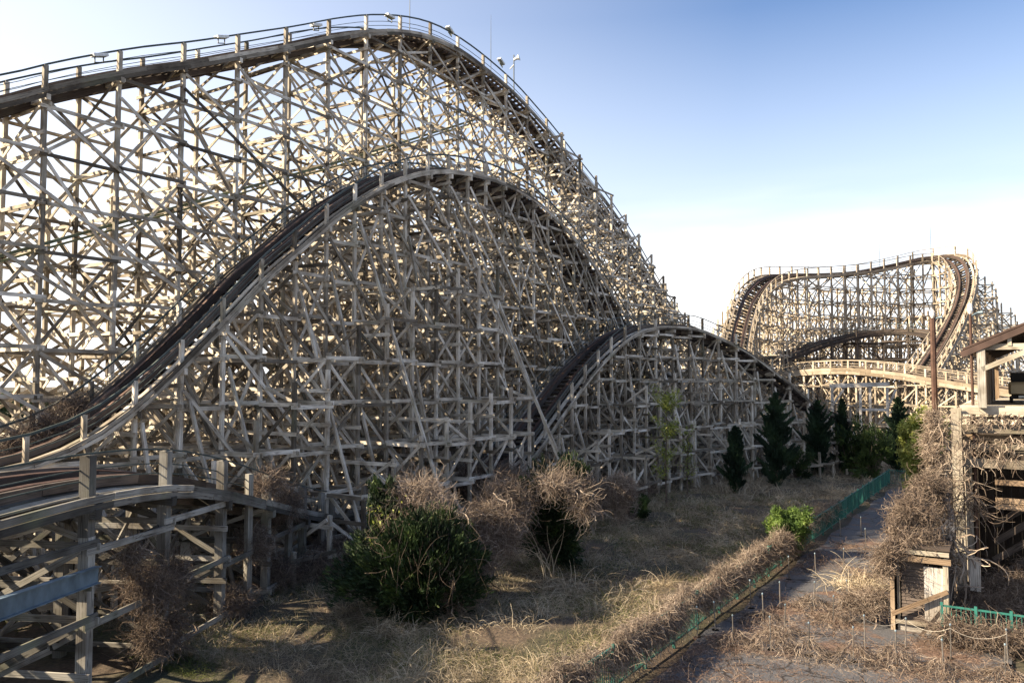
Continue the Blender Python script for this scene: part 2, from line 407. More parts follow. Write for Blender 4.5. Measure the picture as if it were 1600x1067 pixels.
    if longd:
        for k in (0, 1, 2):
            if k >= len(rows): continue
            o, dr, sg = rows[k]
            for i in range(0, n - 3):
                sp_ = 3; zt = min(top(i, k), S[i, 2]) - random.uniform(.6, 1.2)
                q = zt; first = True
                while q > 4:
                    z2 = q - random.uniform(5.0, 6.5)
                    if z2 < .3 or top(i + sp_, k) < z2 + .3: break
                    off = rt[i] * sg * (post / 2 + .09 + .012 * (i % 3))
                    if (i + int(q)) % 2 == 0 or first:
                        b = Beams(); b.add(pos(i, k, q) + off, pos(i + sp_, k, z2) + off, .05, plank * .95); b.build('long_brace', mw, root)
                    q -= level * 2.5; first = False
    # ---- track
    Q = resample(path, min(step, 1.2), False); m = len(Q)
    tg = np.gradient(Q[:, :3], axis=0); tg /= np.linalg.norm(tg, axis=1)[:, None]
    r0 = np.cross(tg, [0, 0, 1.]); r0 /= np.linalg.norm(r0, axis=1)[:, None]; u0 = np.cross(r0, tg)
    cb, sb = np.cos(Q[:, 3])[:, None], np.sin(Q[:, 3])[:, None]
    rv = r0 * cb - u0 * sb; uv_ = u0 * cb + r0 * sb; p = Q[:, :3]
    TQ = resample(path, tie, False); tb = Beams()
    tg2 = np.gradient(TQ[:, :3], axis=0); tg2 /= np.linalg.norm(tg2, axis=1)[:, None]
    r2 = np.cross(tg2, [0, 0, 1.]); r2 /= np.linalg.norm(r2, axis=1)[:, None]; u2 = np.cross(r2, tg2)
    for i in range(len(TQ)):
        c_, s_ = math.cos(TQ[i, 3]), math.sin(TQ[i, 3]); rr = r2[i] * c_ - u2[i] * s_; uu = u2[i] * c_ + r2[i] * s_
        ex = random.uniform(-.05, .12)
        tb.add(TQ[i, :3] - rr * (hw - .05 + ex) - uu * .12, TQ[i, :3] + rr * (hw - .05 + ex) - uu * .12, .12 + .02 * random.random(), .16, uu)
    tb.build('track_ties', md, root)
    for a in (-.6, .6):
        sweep('stringer', p, rv, uv_, a, -.34, .14, .26, md, root, .5)
    for a in (-.55, .55):
        sweep('running_beam', p, rv, uv_, a, .10, .34, .26, M['wood_dark'], root, .45)
        sweep('steel_strap', p, rv, uv_, a - .06 * np.sign(a), .245, .14, .03, M['rust'], root, .5)
        sweep('guide_board', p, rv, uv_, a + .24 * np.sign(a), .17, .07, .26, M['wood_dark'], root, .75)
    for sgn in (-1, 1):
        sweep('guard_board', p, rv, uv_, sgn * (hw + .14 + post / 2), .02, .06, guard * .5, mw, root, random.uniform(.2, .45))
        sweep('guard_board', p, rv, uv_, sgn * (hw + .15 + post / 2), .02 - guard * .53, .06, guard * .5, mw, root, random.uniform(.1, .4))
        if walk:
            sweep('walkway_plank', p, rv, uv_, sgn * (hw - .25), .02, .24, .05, mw, root, random.uniform(.4, .7))
        if solid:
            for a_ in (.12, .8, 1.12): sweep('walkway_plank', p, rv, uv_, sgn * a_, -.01, .26, .04, mw, root, random.uniform(.1, .5))
        if sgn in rails:
            zoff = rail_h
            V = p.copy(); up = np.tile(np.array([0, 0, 1.]), (m, 1)); rh = r0.copy(); rh[:, 2] = 0; rh /= np.linalg.norm(rh, axis=1)[:, None]
            pc = p + rh * 0; pz = p.copy(); pz[:, 2] -= np.tan(Q[:, 3]) * sgn * hw
            sweep('handrail', pz, rh, up, sgn * hw, rail_h + .04, rail_t, rail_t * 1.25, M[hrmat], root, .4)
            sweep('rail_wire', pz, rh, up, sgn * (hw - .12), rail_h * .66, .03, .03, M[hrmat], root, .4)
            sweep('rail_wire', pz, rh, up, sgn * (hw - .12), rail_h * .4, .03, .03, M[hrmat], root, .4)
    return S, rt, th
def parallel_path(pix, T, hw, pre=()):
    """pixels of the deck edge on plane t=T -> dense path whose right row stands on that plane"""
    c = np.array(list(pre) + [TP(x, y, T) for x, y in pix])
    c = c[np.argsort(c[:, 0])]
    cur = smooth_curve(c, 300)
    o = np.argsort(cur[:, 0]); cur = cur[o]
    return np.array([list(ST(s, T - hw, z)) + [0.0] for s, z in cur])
exec_parts = []
# ================================================================== GROUND
def ground():
    n = 140
    xs = np.concatenate([np.linspace(-900, -70, 12), np.linspace(-60, 70, n), np.linspace(80, 900, 12)])
    ys = np.concatenate([np.linspace(-400, -5, 8), np.linspace(0, 130, n), np.linspace(140, 1800, 20)])
    X, Y = np.meshgrid(xs, ys); Z = 0 * X
    t = X * N[0] + Y * N[1]
    Z = .08 * np.sin(X * .9 + Y * .3) + .07 * np.sin(Y * 1.1 - X * .5) + .05 * np.sin(X * 2.3) * np.cos(Y * 1.9)
    path = (t > -9.4)
    Z = np.where(path, Z * .15 - .03, Z) ; Z = np.where((np.abs(X) > 62) | (Y > 132), 0, Z)
    V = np.stack([X, Y, Z], 2).reshape(-1, 3); w = len(xs)
    i, j = np.meshgrid(np.arange(w - 1), np.arange(len(ys) - 1)); b = (j * w + i).reshape(-1)
    F = np.stack([b, b + 1, b + w + 1, b + w], 1)
    m, nt, bs = newmat('soil_and_litter'); geo = nd(nt, 'ShaderNodeNewGeometry')
    n1 = nd(nt, 'ShaderNodeTexNoise'); n1.inputs['Scale'].default_value = .35; n1.inputs['Detail'].default_value = 8
    n2 = nd(nt, 'ShaderNodeTexNoise'); n2.inputs['Scale'].default_value = 9; n2.inputs['Detail'].default_value = 8
    for q in (n1, n2): nt.links.new(geo.outputs['Position'], q.inputs[0])
    c = mix(nt, ramp(nt, [(.4, (0, 0, 0)), (.62, (1, 1, 1))], n1.outputs[0]), (.075, .055, .038), (.045, .045, .022))
    c = mix(nt, .7, c, ramp(nt, [(.3, (.35, .33, .3)), (.7, (1.6, 1.5, 1.4))], n2.outputs[0]), 'MULTIPLY')
    nt.links.new(c, bs.inputs['Base Color']); bs.inputs['Roughness'].default_value = .95
    bp = nd(nt, 'ShaderNodeBump'); bp.inputs['Strength'].default_value = .8; bp.inputs['Distance'].default_value = .06
    nt.links.new(n2.outputs[0], bp.inputs['Height']); nt.links.new(bp.outputs[0], bs.inputs['Normal'])
    tag(mesh_np('ground', V, F, m, None, None, None, True), None, None, None, 'structure')
    # asphalt path
    m, nt, bs = newmat('cracked_asphalt'); geo = nd(nt, 'ShaderNodeNewGeometry')
    n1 = nd(nt, 'ShaderNodeTexNoise'); n1.inputs['Scale'].default_value = .55; n1.inputs['Detail'].default_value = 7; n1.inputs['Roughness'].default_value = .65
    n2 = nd(nt, 'ShaderNodeTexNoise'); n2.inputs['Scale'].default_value = 22; n2.inputs['Detail'].default_value = 6
    for q in (n1, n2): nt.links.new(geo.outputs['Position'], q.inputs[0])
    asp = mix(nt, .6, (.075, .074, .078), ramp(nt, [(.3, (.5, .5, .5)), (.7, (1.5, 1.5, 1.5))], n2.outputs[0]), 'MULTIPLY')
    vc = nd(nt, 'ShaderNodeTexVoronoi', feature='DISTANCE_TO_EDGE'); vc.inputs['Scale'].default_value = .55
    wn = nd(nt, 'ShaderNodeTexNoise'); wn.inputs['Scale'].default_value = 1.5; nt.links.new(geo.outputs['Position'], wn.inputs[0])
    vm = nd(nt, 'ShaderNodeVectorMath', operation='ADD'); nt.links.new(geo.outputs['Position'], vm.inputs[0]); nt.links.new(wn.outputs['Color'], vm.inputs[1]); nt.links.new(vm.outputs[0], vc.inputs['Vector'])
    asp = mix(nt, 1.0, asp, ramp(nt, [(.008, (.22, .18, .14)), (.03, (1, 1, 1))], vc.outputs['Distance']), 'MULTIPLY')
    lit = mix(nt, .8, (.11, .07, .05), ramp(nt, [(.35, (.3, .3, .3)), (.65, (1.9, 1.8, 1.7))], n2.outputs[0]), 'MULTIPLY')
    c = mix(nt, ramp(nt, [(.52, (0, 0, 0)), (.60, (1, 1, 1))], n1.outputs[0]), asp, lit)
    nt.links.new(c, bs.inputs['Base Color']); bs.inputs['Roughness'].default_value = .85
    bp = nd(nt, 'ShaderNodeBump'); bp.inputs['Strength'].default_value = .6; bp.inputs['Distance'].default_value = .03
    nt.links.new(n2.outputs[0], bp.inputs['Height']); nt.links.new(bp.outputs[0], bs.inputs['Normal'])
    sv = np.linspace(8, 64, 40); V = []
    for s in sv: V += [ST(s, -8.2 + .15 * math.sin(s), .03), ST(s, -.5, .03)]
    F = [[2 * i, 2 * i + 1, 2 * i + 3, 2 * i + 2] for i in range(len(sv) - 1)]
    tag(mesh_np('path', np.array(V), np.array(F), m), None, None, None, 'structure')
ground()
# ================================================================== BIG HILL (lift hill and first drop)
T1 = -33.5; HW1 = 1.65
big = empty('wooden_coaster_hill', ST(40, T1 - HW1), 'tallest grey timber coaster hill at the left, lightning rods and floodlights along its crest', 'roller coaster', 'timber hills of the abandoned coaster')
# pixels of the right hand guard board (deck) of the big hill
pix = [(-230, 205), (0, 160), (97, 135), (211, 112), (303, 99), (388, 84), (462, 71), (527, 57), (584, 50), (637, 52), (681, 63), (724, 86), (765, 116), (803, 149), (832, 180), (865, 218),
       (905, 268), (945, 318), (985, 375), (1010, 418), (1040, 470), (1075, 518), (1105, 546), (1140, 566), (1180, 580)]
path1 = parallel_path(pix, T1, HW1)
S1, rt1, th1 = coaster(big, path1, 3.14, HW1, 2.0, left=((2.4, 4.0), (4.8, 8.0), (7.4, 13.0)), right=((1.5, .3), (3.0, 3.0)), rightfrom=66.0, slopeL=.0, rails=(-1, 1), density=1.3, extra=1, post=.18, longd=True, guard=.36, plank=.155)
# lift chain return trough under the lift hill
q = np.array([list(ST(*((lambda a: (a[0], T1 - .4, a[1]))(TP(x, y, T1 - .4))))) for x, y in [(-150, 440), (0, 400), (145, 360), (340, 306), (540, 250), (740, 188)]])
up = np.tile([0, 0, 1.], (len(q), 1)); rr = np.tile(N, (len(q), 1))
sweep('chain_trough', q, rr, up, 0, 0, .22, .14, M['moss'], big, .5)
sweep('chain_trough', q, rr, up, -.5, -.25, .16, .10, M['moss'], big, .8)
# ================================================================== SECOND HILL
T2 = -27.0; HW2 = 1.45
hill2 = empty('wooden_coaster_hill', ST(30, T2 - HW2), 'middle timber coaster hill with two rusty running rails climbing from lower left to its rounded crest', 'roller coaster', 'timber hills of the abandoned coaster')
pix = [(-260, 790), (-120, 765), (0, 735), (60, 720), (105, 702), (160, 672), (213, 632), (260, 590), (299, 552), (361, 488), (416, 430), (469, 385), (515, 345), (562, 312), (610, 285), (653, 271), (694, 268), (742, 274), (787, 288), (830, 312),
       (868, 345), (905, 388), (935, 432), (965, 480), (1000, 535), (1040, 580), (1080, 605)]
path2 = parallel_path(pix, T2, HW2, ((-22, 17.5), (-17, 18.2), (-12, 17.2), (-7, 14.2), (-2, 10.0), (2.5, 6.6)))  # leading points: unseen hump outside the view, added to shade the foreground trestle
S2, rt2, th2 = coaster(hill2, path2, 1.85, HW2, 1.9, left=((2.4, 3.0), (4.6, 6.0)), right=((2.1, 5.0), (4.2, 11.0)), slopeR=.30, rails=(-1, 1), density=1.0, rail_h=.9, post=.15, plank=.16, ldiag=.8, outer_clear=False, extra=1, guard=.26, longd=True, rightto=47.0)
# ---- hidden return hill between the two: seen only through the lattice
T5 = -41.5
hill5 = empty('wooden_coaster_hill', ST(62, T5 - 1.4), 'half-hidden inner timber hill seen only through the lattice right of the middle hill crest', 'roller coaster', 'timber hills of the abandoned coaster')
pix = [(520, 600), (600, 560), (680, 500), (740, 458), (790, 444), (840, 452), (890, 480), (940, 520), (990, 560), (1040, 585)]
coaster(hill5, parallel_path(pix, T5, 1.4), 2.6, 1.4, 1.9, left=((2.2, 4.0),), right=((2.0, 3.0),), rails=(1,), density=1.1, rail_h=.9, extra=2, post=.15, plank=.17)
# ================================================================== THIRD HILL
hill3 = empty('wooden_coaster_hill', P(1000, 700, 61) * [1, 1, 0], 'small low timber coaster hill in the middle distance, curving down behind the dark conifers', 'roller coaster', 'timber hills of the abandoned coaster')
c = [(760, 735, 42), (800, 705, 46), (850, 640, 50), (900, 578, 54), (955, 530, 58), (1000, 514, 60.5), (1050, 514, 63), (1085, 522, 65), (1143, 548, 67), (1208, 594, 69), (1262, 634, 70), (1330, 660, 70)]
ctrl = [list(P(*a)) + [0.0] for a in c]
coaster(hill3, smooth_curve(ctrl), 2.0, 1.35, 1.7, left=((2.2, 3.0),), right=((1.7, 4.0), (3.4, 8.0)), slopeR=.2, rails=(-1, 1), density=1.0, rail_h=1.0, rail_t=.045, post=.15, plank=.15, ldiag=.6, extra=1, guard=.24)
# ================================================================== FOREGROUND TRACK, LOWER LEFT
tn = empty('wooden_track_section', (-10.5, 25, 0), 'low foreground timber track dipping away at the lower left, tall thick posts with staggered rungs', 'track section')
def L4(Y, z, b=0.0):
    x = -9 + .14 * (Y - 25); n_ = np.array([.99, -.14]); return [x - 1.5 * n_[0], Y - 1.5 * n_[1], z, b]
ctrl = [[-13.5, 6.5, 4.6, .12], L4(12.4, 4.85, .14), L4(15.6, 4.95, .14), L4(18.7, 5.0, .12), L4(21.9, 4.8, .1), L4(25, 4.2, .08), L4(28.3, 3.3, .05), L4(31.5, 2.4), L4(34.5, 1.8), L4(38, 1.5), L4(43, 1.45), L4(48, 1.5)]
S4, rt4, th4 = coaster(tn, smooth_curve(ctrl), 3.15, 1.5, 1.7, left=((2.2, .2), (4.2, .6), (6.4, 1.0), (8.6, 1.0)), right=(), rails=(1,), density=1.35, extra=1, mats=('wood_shaded', 'wood_dark'), post=.25, plank=.16, tie=.5, rail_h=1.0, rail_t=.035, guard=.34, zmin_level=.3, outer_clear=True, solid=True)  # outer left post rows are added to darken the space under the deck
for k, Yp in enumerate((26.7, 29.9, 33.1, 36.2, 39.4)):
    q = np.array(L4(Yp, 0)[:3]) + np.array([.99, -.14, 0]) * 1.52; zt = float(np.interp(Yp, [25, 28.3, 31.5, 34.5, 38, 43], [4.2, 3.3, 2.4, 1.8, 1.5, 1.45])) + [.75, .5, .9, .6, .8][k]
    b = Beams(); b.add(q - [0, 0, .1], q + [0, 0, zt], .19, .19, D); b.build('post', M['wood_shaded'], tn)
# galvanised beam running towards the camera
ib = empty('steel_beam', P(151, 897, 18.6) * [1, 1, 1], 'pale blue galvanised steel beam slanting in from the left edge to the thick foreground post', 'beam')
a0, a1 = P(153, 897, 18.4), P(-140, 1000, 11.2)
b = Beams(); b.add(a0, a1, .02, .34, tone=.6); b.build('web', M['steel_blue'], ib)
for z in (.18, -.18):
    b = Beams(); b.add(a0 + [0.0, 0, z], a1 + [0.0, 0, z], .16, .02, tone=.7); b.build('flange', M['steel_blue'], ib)
# ================================================================== FAR TURNAROUND
far = empty('wooden_coaster_turnaround', P(1330, 700, 105) * [1, 1, 0], 'distant timber turnaround whose banked track loops across the sky at the right', 'roller coaster')
c = [(1146, 575, 88, .2), (1150, 545, 92, .3), (1158, 505, 96, .42), (1172, 466, 101, .5), (1198, 440, 107, .42), (1235, 432, 111, .25), (1290, 430, 113, .12), (1350, 425, 114, .1), (1410, 413, 115, .15), (1455, 405, 115, .35), (1490, 408, 112, .5), (1506, 432, 107, .52),
     (1502, 470, 102, .42), (1484, 512, 97, .3), (1462, 550, 92, .15), (1436, 590, 87, .05)]
ctrl = [list(P(*a[:3])) + [a[3]] for a in c]
coaster(far, smooth_curve(ctrl), 2.1, 1.5, 2.0, left=((2.2, 1.6), (4.3, 4.6), (6.4, 8.0), (8.5, 11.5)), right=((2.4, 6.0),), slopeL=.42, mats=('wood_far', 'wood_dark'), density=1.0, rail_h=1.15, hrmat='wood_far', guard=.4, tie=.75, hi=False, xl=True, post=.18, plank=.15)
low = empty('wooden_track_section', P(1350, 700, 104) * [1, 1, 0], 'dark lower track crossing inside the distant turnaround halfway up its lattice', 'track section')
c = [(1180, 572, 100), (1235, 553, 104), (1290, 535, 106), (1345, 523, 107), (1400, 518, 106), (1450, 520, 102), (1490, 530, 97)]
coaster(low, smooth_curve([list(P(*a)) + [.1] for a in c]), 4.2, 1.5, 2.4, mats=('wood_dark', 'wood_dark'), rails=(1,), density=.5, hi=False, tie=.8, guard=.4, post=.16)
rtn = empty('wooden_track_section', P(1400, 700, 86) * [1, 1, 0], 'low sunlit timber track running level in front of the distant turnaround, pale guard boards', 'track section')
c = [(1180, 600, 100), (1215, 588, 98), (1260, 580, 95), (1330, 577, 91), (1400, 583, 87), (1460, 592, 84), (1520, 601, 81), (1600, 613, 77), (1700, 630, 73)]
coaster(rtn, smooth_curve([list(P(*a)) + [0.02] for a in c]), 2.1, 1.4, 2.1, right=((2.2, 1.0),), left=((2.4, 1.5),), mats=('wood_far', 'wood_dark'), rails=(-1, 1), density=.9, hi=True, tie=.8, guard=.7, rail_h=1.0, hrmat='wood_far', post=.18, plank=.15)
# pale timber gantry in front
gt = empty('timber_frame', P(1345, 716, 78) * [1, 1, 0], 'pale bare timber frame with a long top beam below the level far track', 'frame')
b = Beams(); b.add(P(1296, 603, 78), P(1390, 600, 76), .25, .4, tone=.9); b.build('top_beam', M['wood_pale'], gt)
b = Beams(); b.add(P(1340, 640, 77.3), P(1388, 640, 76), .1, .25, tone=.8); b.build('cross_rail', M['wood_pale'], gt)
for x in (1300, 1344, 1359, 1386):
    p = P(x, 605, 77); b = Beams(); b.add(p * [1, 1, 0], p, .22, .22, D, .8); b.build('post', M['wood_pale'], gt)
for x0, x1 in ((1318, 1296), (1400, 1386)):
    b = Beams(); b.add(P(x0, 608, 77.6), P(x1, 640, 77.6), .1, .18, tone=.7); b.build('brace', M['wood_pale'], gt)
# ================================================================== FLOODLIGHTS, RODS, SIREN ON THE BIG HILL
def at1(px, py, T=T1): s, z = TP(px, py, T); return ST(s, T, z)
lab = ['leftmost white floodlight box on the rising handrail of the tallest hill', 'second white floodlight from the left on the rising handrail', 'white floodlight on the handrail a little left of the tallest crest',
       'white floodlight box on the very crest of the tallest hill', 'white floodlight just right of the tallest crest, beyond the first lightning rod', 'floodlight tipped on the steep descending handrail under the tall thin rod']
for (x, y, sc_), l in zip([(155, 91, 1), (346, 62, 1), (494, 43, 1), (609, 29, 1), (703, 50, .9), (783, 99, .9)], lab):
    p = at1(x, y); f = empty('floodlight', p, l, 'floodlight', 'floodlights along the top handrail')
    tg = D + np.array([0, 0, .34 if x < 600 else (0 if x < 650 else -.5)]); tg /= np.linalg.norm(tg)
    b = Beams(); b.add(p - tg * .34 + [0, 0, .12], p + tg * .34 + [0, 0, .12], .34, .13, tone=.8); b.build('housing', M['white'], f)
    b = Beams(); b.add(p - tg * .28 + [0, 0, .045], p + tg * .28 + [0, 0, .045], .26, .02, tone=.3); b.build('lens', M['glass'], f)
    b = Beams(); b.add(p - tg * .2 + [0, 0, -.22], p - tg * .2 + [0, 0, .06], .04, .04); b.add(p + tg * .2 + [0, 0, -.22], p + tg * .2 + [0, 0, .06], .04, .04); b.add(p - tg * .22 + [0, 0, -.2], p + tg * .22 + [0, 0, -.2], .04, .04)
    b.build('bracket', M['steel_dark'], f)
def rod(base, h, label, r=.03):
    rt_ = empty('lightning_rod', base, label, 'lightning rod', 'lightning rods on the hills')
    base = np.asarray(base, float)
    put('rod', [tube([base, base + [0, 0, h * .5], base + [0, 0, h * .98]], [r, r * .8, r * .3], 6)], M['steel_dark'], rt_)
    put('clamp', [tube([base + [0, 0, .0], base + [0, 0, .25]], r * 2.4, 6)], M['steel_dark'], rt_)
p = at1(640, 60); rod(p, 4.2, 'tall lightning rod at the crest of the tallest hill, its tip above the picture')
p = at1(767, 122); rod(p, 5.0, 'thin lightning rod standing on the descending side of the tallest hill', .028)
for (x, y, Y, h, l) in [(1178, 432, 106, 2.6, 'faint rod above the left curve of the distant turnaround'), (1263, 430, 112, 3.2, 'faint rod above the left half of the distant straight'),
                     (1375, 422, 114, 3.6, 'thin rod above the right half of the distant straight'), (1455, 404, 115, 3.7, 'tallest distant rod on the highest point of the turnaround')]:
    rod(P(x, y, Y), h + 1.0, l, .035)
p = at1(803, 150); s_ = empty('warning_siren', p, 'white siren head on a short mast on the descending handrail', 'siren')
put('mast', [tube([p, p + [0, 0, 3.3]], .05, 6)], M['steel_dark'], s_)
put('horn', [tube([p + [0, 0, 2.9], p + [.25, -.1, 3.0], p + [.42, -.15, 3.05]], [.1, .12, .26], 10)], M['white'], s_)
put('arm', [tube([p + [0, 0, 2.5], p + [-.3, .1, 2.2]], .05, 6)], M['white'], s_)
# ================================================================== GREEN FENCE ALONG THE PATH
gf0 = G(955, 1085); TF = float(G(1110, 966) @ N); sF0 = 12.0; sF1 = float(G(1392, 757) @ D)
fence = empty('metal_fence', ST(30, TF), 'long green metal railing beside the cracked path, its near half buried in dead vines', 'fence', 'green metal railings')
def panel(root, A, B, h=1.1, post0=True, step=.11):
    A = np.asarray(A, float); B = np.asarray(B, float); L = np.linalg.norm(B - A); e = (B - A) / L
    b = Beams()
    b.add(A + [0, 0, h - .05], B + [0, 0, h - .05], .045, .05, tone=.6); b.add(A + [0, 0, .12], B + [0, 0, .12], .04, .045, tone=.5)
    k = int(L / step)
    for i in range(1, k):
        q = A + e * (L * i / k); b.add(q + [0, 0, .12], q + [0, 0, h - .06], .02, .02, e, random.random())
    b.build('railing_panel', M['green'], root)
    if post0:
        b = Beams(); b.add(A - [0, 0, .05], A + [0, 0, h + .04], .075, .075, e, .7); b.build('post', M['green'], root)
s = sF0
while s < sF1 - .5:
    e = min(s + 2.0, sF1); dj = rng.normal(0, .02); panel(fence, ST(s, TF + dj), ST(e, TF + dj)); s = e
C0 = ST(sF1, TF); C1 = C0 + N * 2.4; C2 = C1 + N * 2.4
panel(fence, C0 + D * .06, C1, 1.1); panel(fence, C1, C2, 1.1)
b = Beams(); b.add(C2, C2 + [0, 0, 1.14], .075, .075, N); b.build('post', M['green'], fence)
f2 = empty('metal_fence', G(1473, 1004), 'short green railing at the lower right below the vine-wrapped station post', 'fence', 'green metal railings')
A = G(1473, 1004); B_ = G(1640, 1030); e = (B_ - A) / 3
for i in range(3): panel(f2, A + e * i, A + e * (i + 1), 1.12)
# ================================================================== STANCHIONS ON THE PATH
stn = [(1233, 906), (1173.5, 951), (1219, 951), (1275, 900), (1345.5, 838), (1313.5, 838), (1353, 858), (1193, 970), (1271, 951), (1302, 975), (1118, 985), (1089.6, 996), (1146, 1010), (1204.5, 1016), (1265, 1025),
       (1226, 995), (1333.5, 1035), (1352, 1013), (1415, 1013), (1486, 1030), (1575, 1040), (1400.6, 1041), (1475, 1055), (1571, 1067), (1325, 948), (1318, 893), (1398, 762)]
stl = ['beside the bright green bush', 'near the railing, close to a bare asphalt patch', 'alone on an asphalt patch in mid path', 'up the path behind the green bush', 'in the middle of the far asphalt', 'left of centre on the far asphalt',
       'on the far asphalt by dry grass blades', 'half sunk in vines near the railing', 'where the litter meets the dark asphalt', 'rusty, in open litter left of the small shed', 'at the foot of the vine-covered railing', 'nearest the vine-covered railing foot',
       'leaning in deep brown litter', 'wrapped to its top by a cone of vines', 'white-capped, beside a round asphalt patch', 'low among the litter, left of centre', 'behind a mound of dead vine at the bottom', 'at the left end of the sagging rope',
       'carrying the sagging rope below the shed', 'carrying the rope before the short green railing', 'at the right end of the sagging rope', 'capped, between two vine mounds', 'sunk in vines near the bottom edge', 'lowest one in the bottom right corner',
       'among pale grass blades left of the shed', 'at the edge of the pale grass tuft', 'small, by the far corner of the railing']
spos = []
for (x, y), l in zip(stn, stl):
    p = G(x, y); spos.append(p); o = empty('barrier_post', p, 'thin metal queue post ' + l, 'post', 'thin metal queue posts on the old path')
    h = .88 + random.uniform(-.05, .05); ln = rng.normal(0, .025, 3) * [1, 1, 0]
    put('shaft', [tube([p, p + ln + [0, 0, h]], .018, 6, random.random())], M['grey_steel'], o)
    put('cap', [tube([p + ln + [0, 0, h], p + ln + [0, 0, h + .03], p + ln + [0, 0, h + .06]], [.022, .03, .012], 8, .9)], M['steel_blue'], o)
    put('base_plate', [tube([p + [0, 0, -.03], p + [0, 0, .03]], [.14, .12], 8, .2)], M['rust'], o)
rp = [spos[17], spos[18], spos[19], spos[20]]; path = []
for a_, c_ in zip(rp[:-1], rp[1:]):
    for k in np.arange(10) / 10: path.append(a_ + (c_ - a_) * k + [0, 0, .84 - .9 * k * (1 - k) * .9])
path.append(rp[-1] + [0, 0, .84])
tag(put('rope', [tube(path, .006, 5)], M['rope']), 'pale sagging rope strung between queue posts at the lower right', 'rope')
# ================================================================== STATION
SS, TT = 31.1, -2.0
st = empty('station_building', ST(SS, TT), 'weathered timber coaster station at the right edge, dark gable roof over stacked floor beams', 'station')
def yb(y, Y=26.6): return P(1500, y, Y)[2]
for (y0, y1, ds, tn_, mt) in [(637, 648, 0, .45, 'wood'), (665, 678, .5, .1, 'wood'), (682, 691, .9, .5, 'wood_warm'), (695, 703, .35, .05, 'wood'), (718, 732, .1, .15, 'wood'), (750, 758, .15, .5, 'wood_warm'), (778, 786, .12, .6, 'wood_warm'), (787, 796, .1, .5, 'wood_warm')]:
    za, zb = yb(y1), yb(y0); off = 0 if y0 < 740 else .95
    b = Beams(); b.add(ST(SS + ds, TT + off + .12, (za + zb) / 2), ST(SS + ds, TT + (7 if off == 0 else 2.6), (za + zb) / 2), .1, zb - za, tone=tn_); b.build('cross_beam', M[mt], st)
for (ds, y, k) in [(.45, 655, 5), (.9, 672, 4), (.7, 709, 5)]:
    for j in range(k):
        b = Beams(); b.add(ST(SS + ds + .26 * j, TT + .1, yb(y)), ST(SS + ds + .26 * j, TT + 6.5, yb(y) + .02), .2, .05, tone=.1); b.build('stair_plank', M['wood'], st)
# posts
def spost(s, t, z0, z1, w=.26, m='wood', tone=None, nm='post'):
    b = Beams(); b.add(ST(s, t, z0), ST(s, t, z1), w, w, D, tone); return b.build(nm, M[m], st)
spost(SS - .08, TT + .02, -.1, yb(800), .3, 'wood_warm', .8); spost(SS + .1, TT - .12, yb(800), yb(735), .26, 'wood', .3)
spost(SS - .3, TT + .02, yb(800), yb(638), .3, 'wood', .33); spost(SS - .34, TT + .06, -.1, yb(806), .28, 'wood', .25)
spost(SS, TT + 2.3, 2.5, yb(735), .24, 'wood_warm', .9)
for s_k in (4, 8, 12, 16):
    for t_k in (.1, 3.2, 6.4): spost(SS + s_k, TT + t_k, -.1, yb(650), .24, 'wood')
floorz = yb(637)
b = Beams(); b.add(ST(SS + .1, TT + 4.2, floorz + .03), ST(SS + 18, TT + 4.2, floorz + .03), 8.2, .06, tone=.5); b.build('floor', M['wood'], st)
for k in range(5):
    b = Beams(); b.add(ST(SS + .8 + k * .8, TT + .9, .2 + .5 * k), ST(SS + 1.0 + k * .8, TT + 6, 4.0 + .5 * k), .1, .22, tone=.9); b.build('stair_stringer', M['wood_dark'], st)
for k in range(14):
    b = Beams(); b.add(ST(SS + 2 + .9 * k, TT + 4.8, .0), ST(SS + 2 + .9 * k, TT + 4.8, 5.6), .8, .04, N, .1); b.build('shade_back_board', M['wood_dark'], st)  # dark boards added so the space under the floor stays in shade
for k in range(16):
    b = Beams(); b.add(ST(SS + .6 + .5 * k, TT - .05, .0), ST(SS + .6 + .5 * k, TT - .05, 5.9), .46, .03, N, random.random() * .4); b.build('sunblock_side_board', M['wood_warm'], st)  # plank wall added to block the sun from under the floor
for k in range(24):
    b = Beams(); b.add(ST(SS + 5.2, TT + .1 + .3 * k, .0), ST(SS + 5.2, TT + .1 + .3 * k, 5.9), .297, .04, D, random.random() * .4); b.build('shade_back_board', M['wood_dark'], st)  # second dark wall added, hides the lit ground behind the beams
# roof gable, plane s=const
sg = SS + .2
e0 = P(1518, 542, 27.0); te = float(e0 @ N); ze = e0[2]; e1p = P(1600, 508, 26.2); tr_ = float(e1p @ N); slope = (e1p[2] - ze) / (tr_ - te)
tm = te + 5.2; zm = ze + slope * 5.2
s0r, s1r = sg - .5, sg + 18
for (ta, za, tb_, zb) in ((te - .25, ze - .25 * slope, tm, zm), (tm, zm, tm + 5.4, zm - slope * 5.4)):
    V = [ST(s0r, ta, za), ST(s0r, tb_, zb), ST(s1r, tb_, zb), ST(s1r, ta, za)]; V += [v + np.array([0, 0, .07]) for v in V]
    mesh_np('roof_sheet', V, np.array([[0, 1, 2, 3], [7, 6, 5, 4], [0, 4, 5, 1], [1, 5, 6, 2], [2, 6, 7, 3], [3, 7, 4, 0]]), M['roof'], np.full(8, .5), None, st)
b = Beams(); b.add(ST(s0r - .04, te - .3, ze - .14 - .3 * slope), ST(s0r - .04, tm, zm - .14), .05, .2, tone=.5); b.build('barge_board', M['roof'], st)
b = Beams(); b.add(ST(s0r + .1, te + .25, ze - .02), ST(s0r + .1, te + 8, ze - .02), .1, .2, tone=.4); b.build('tie_beam', M['wood'], st)
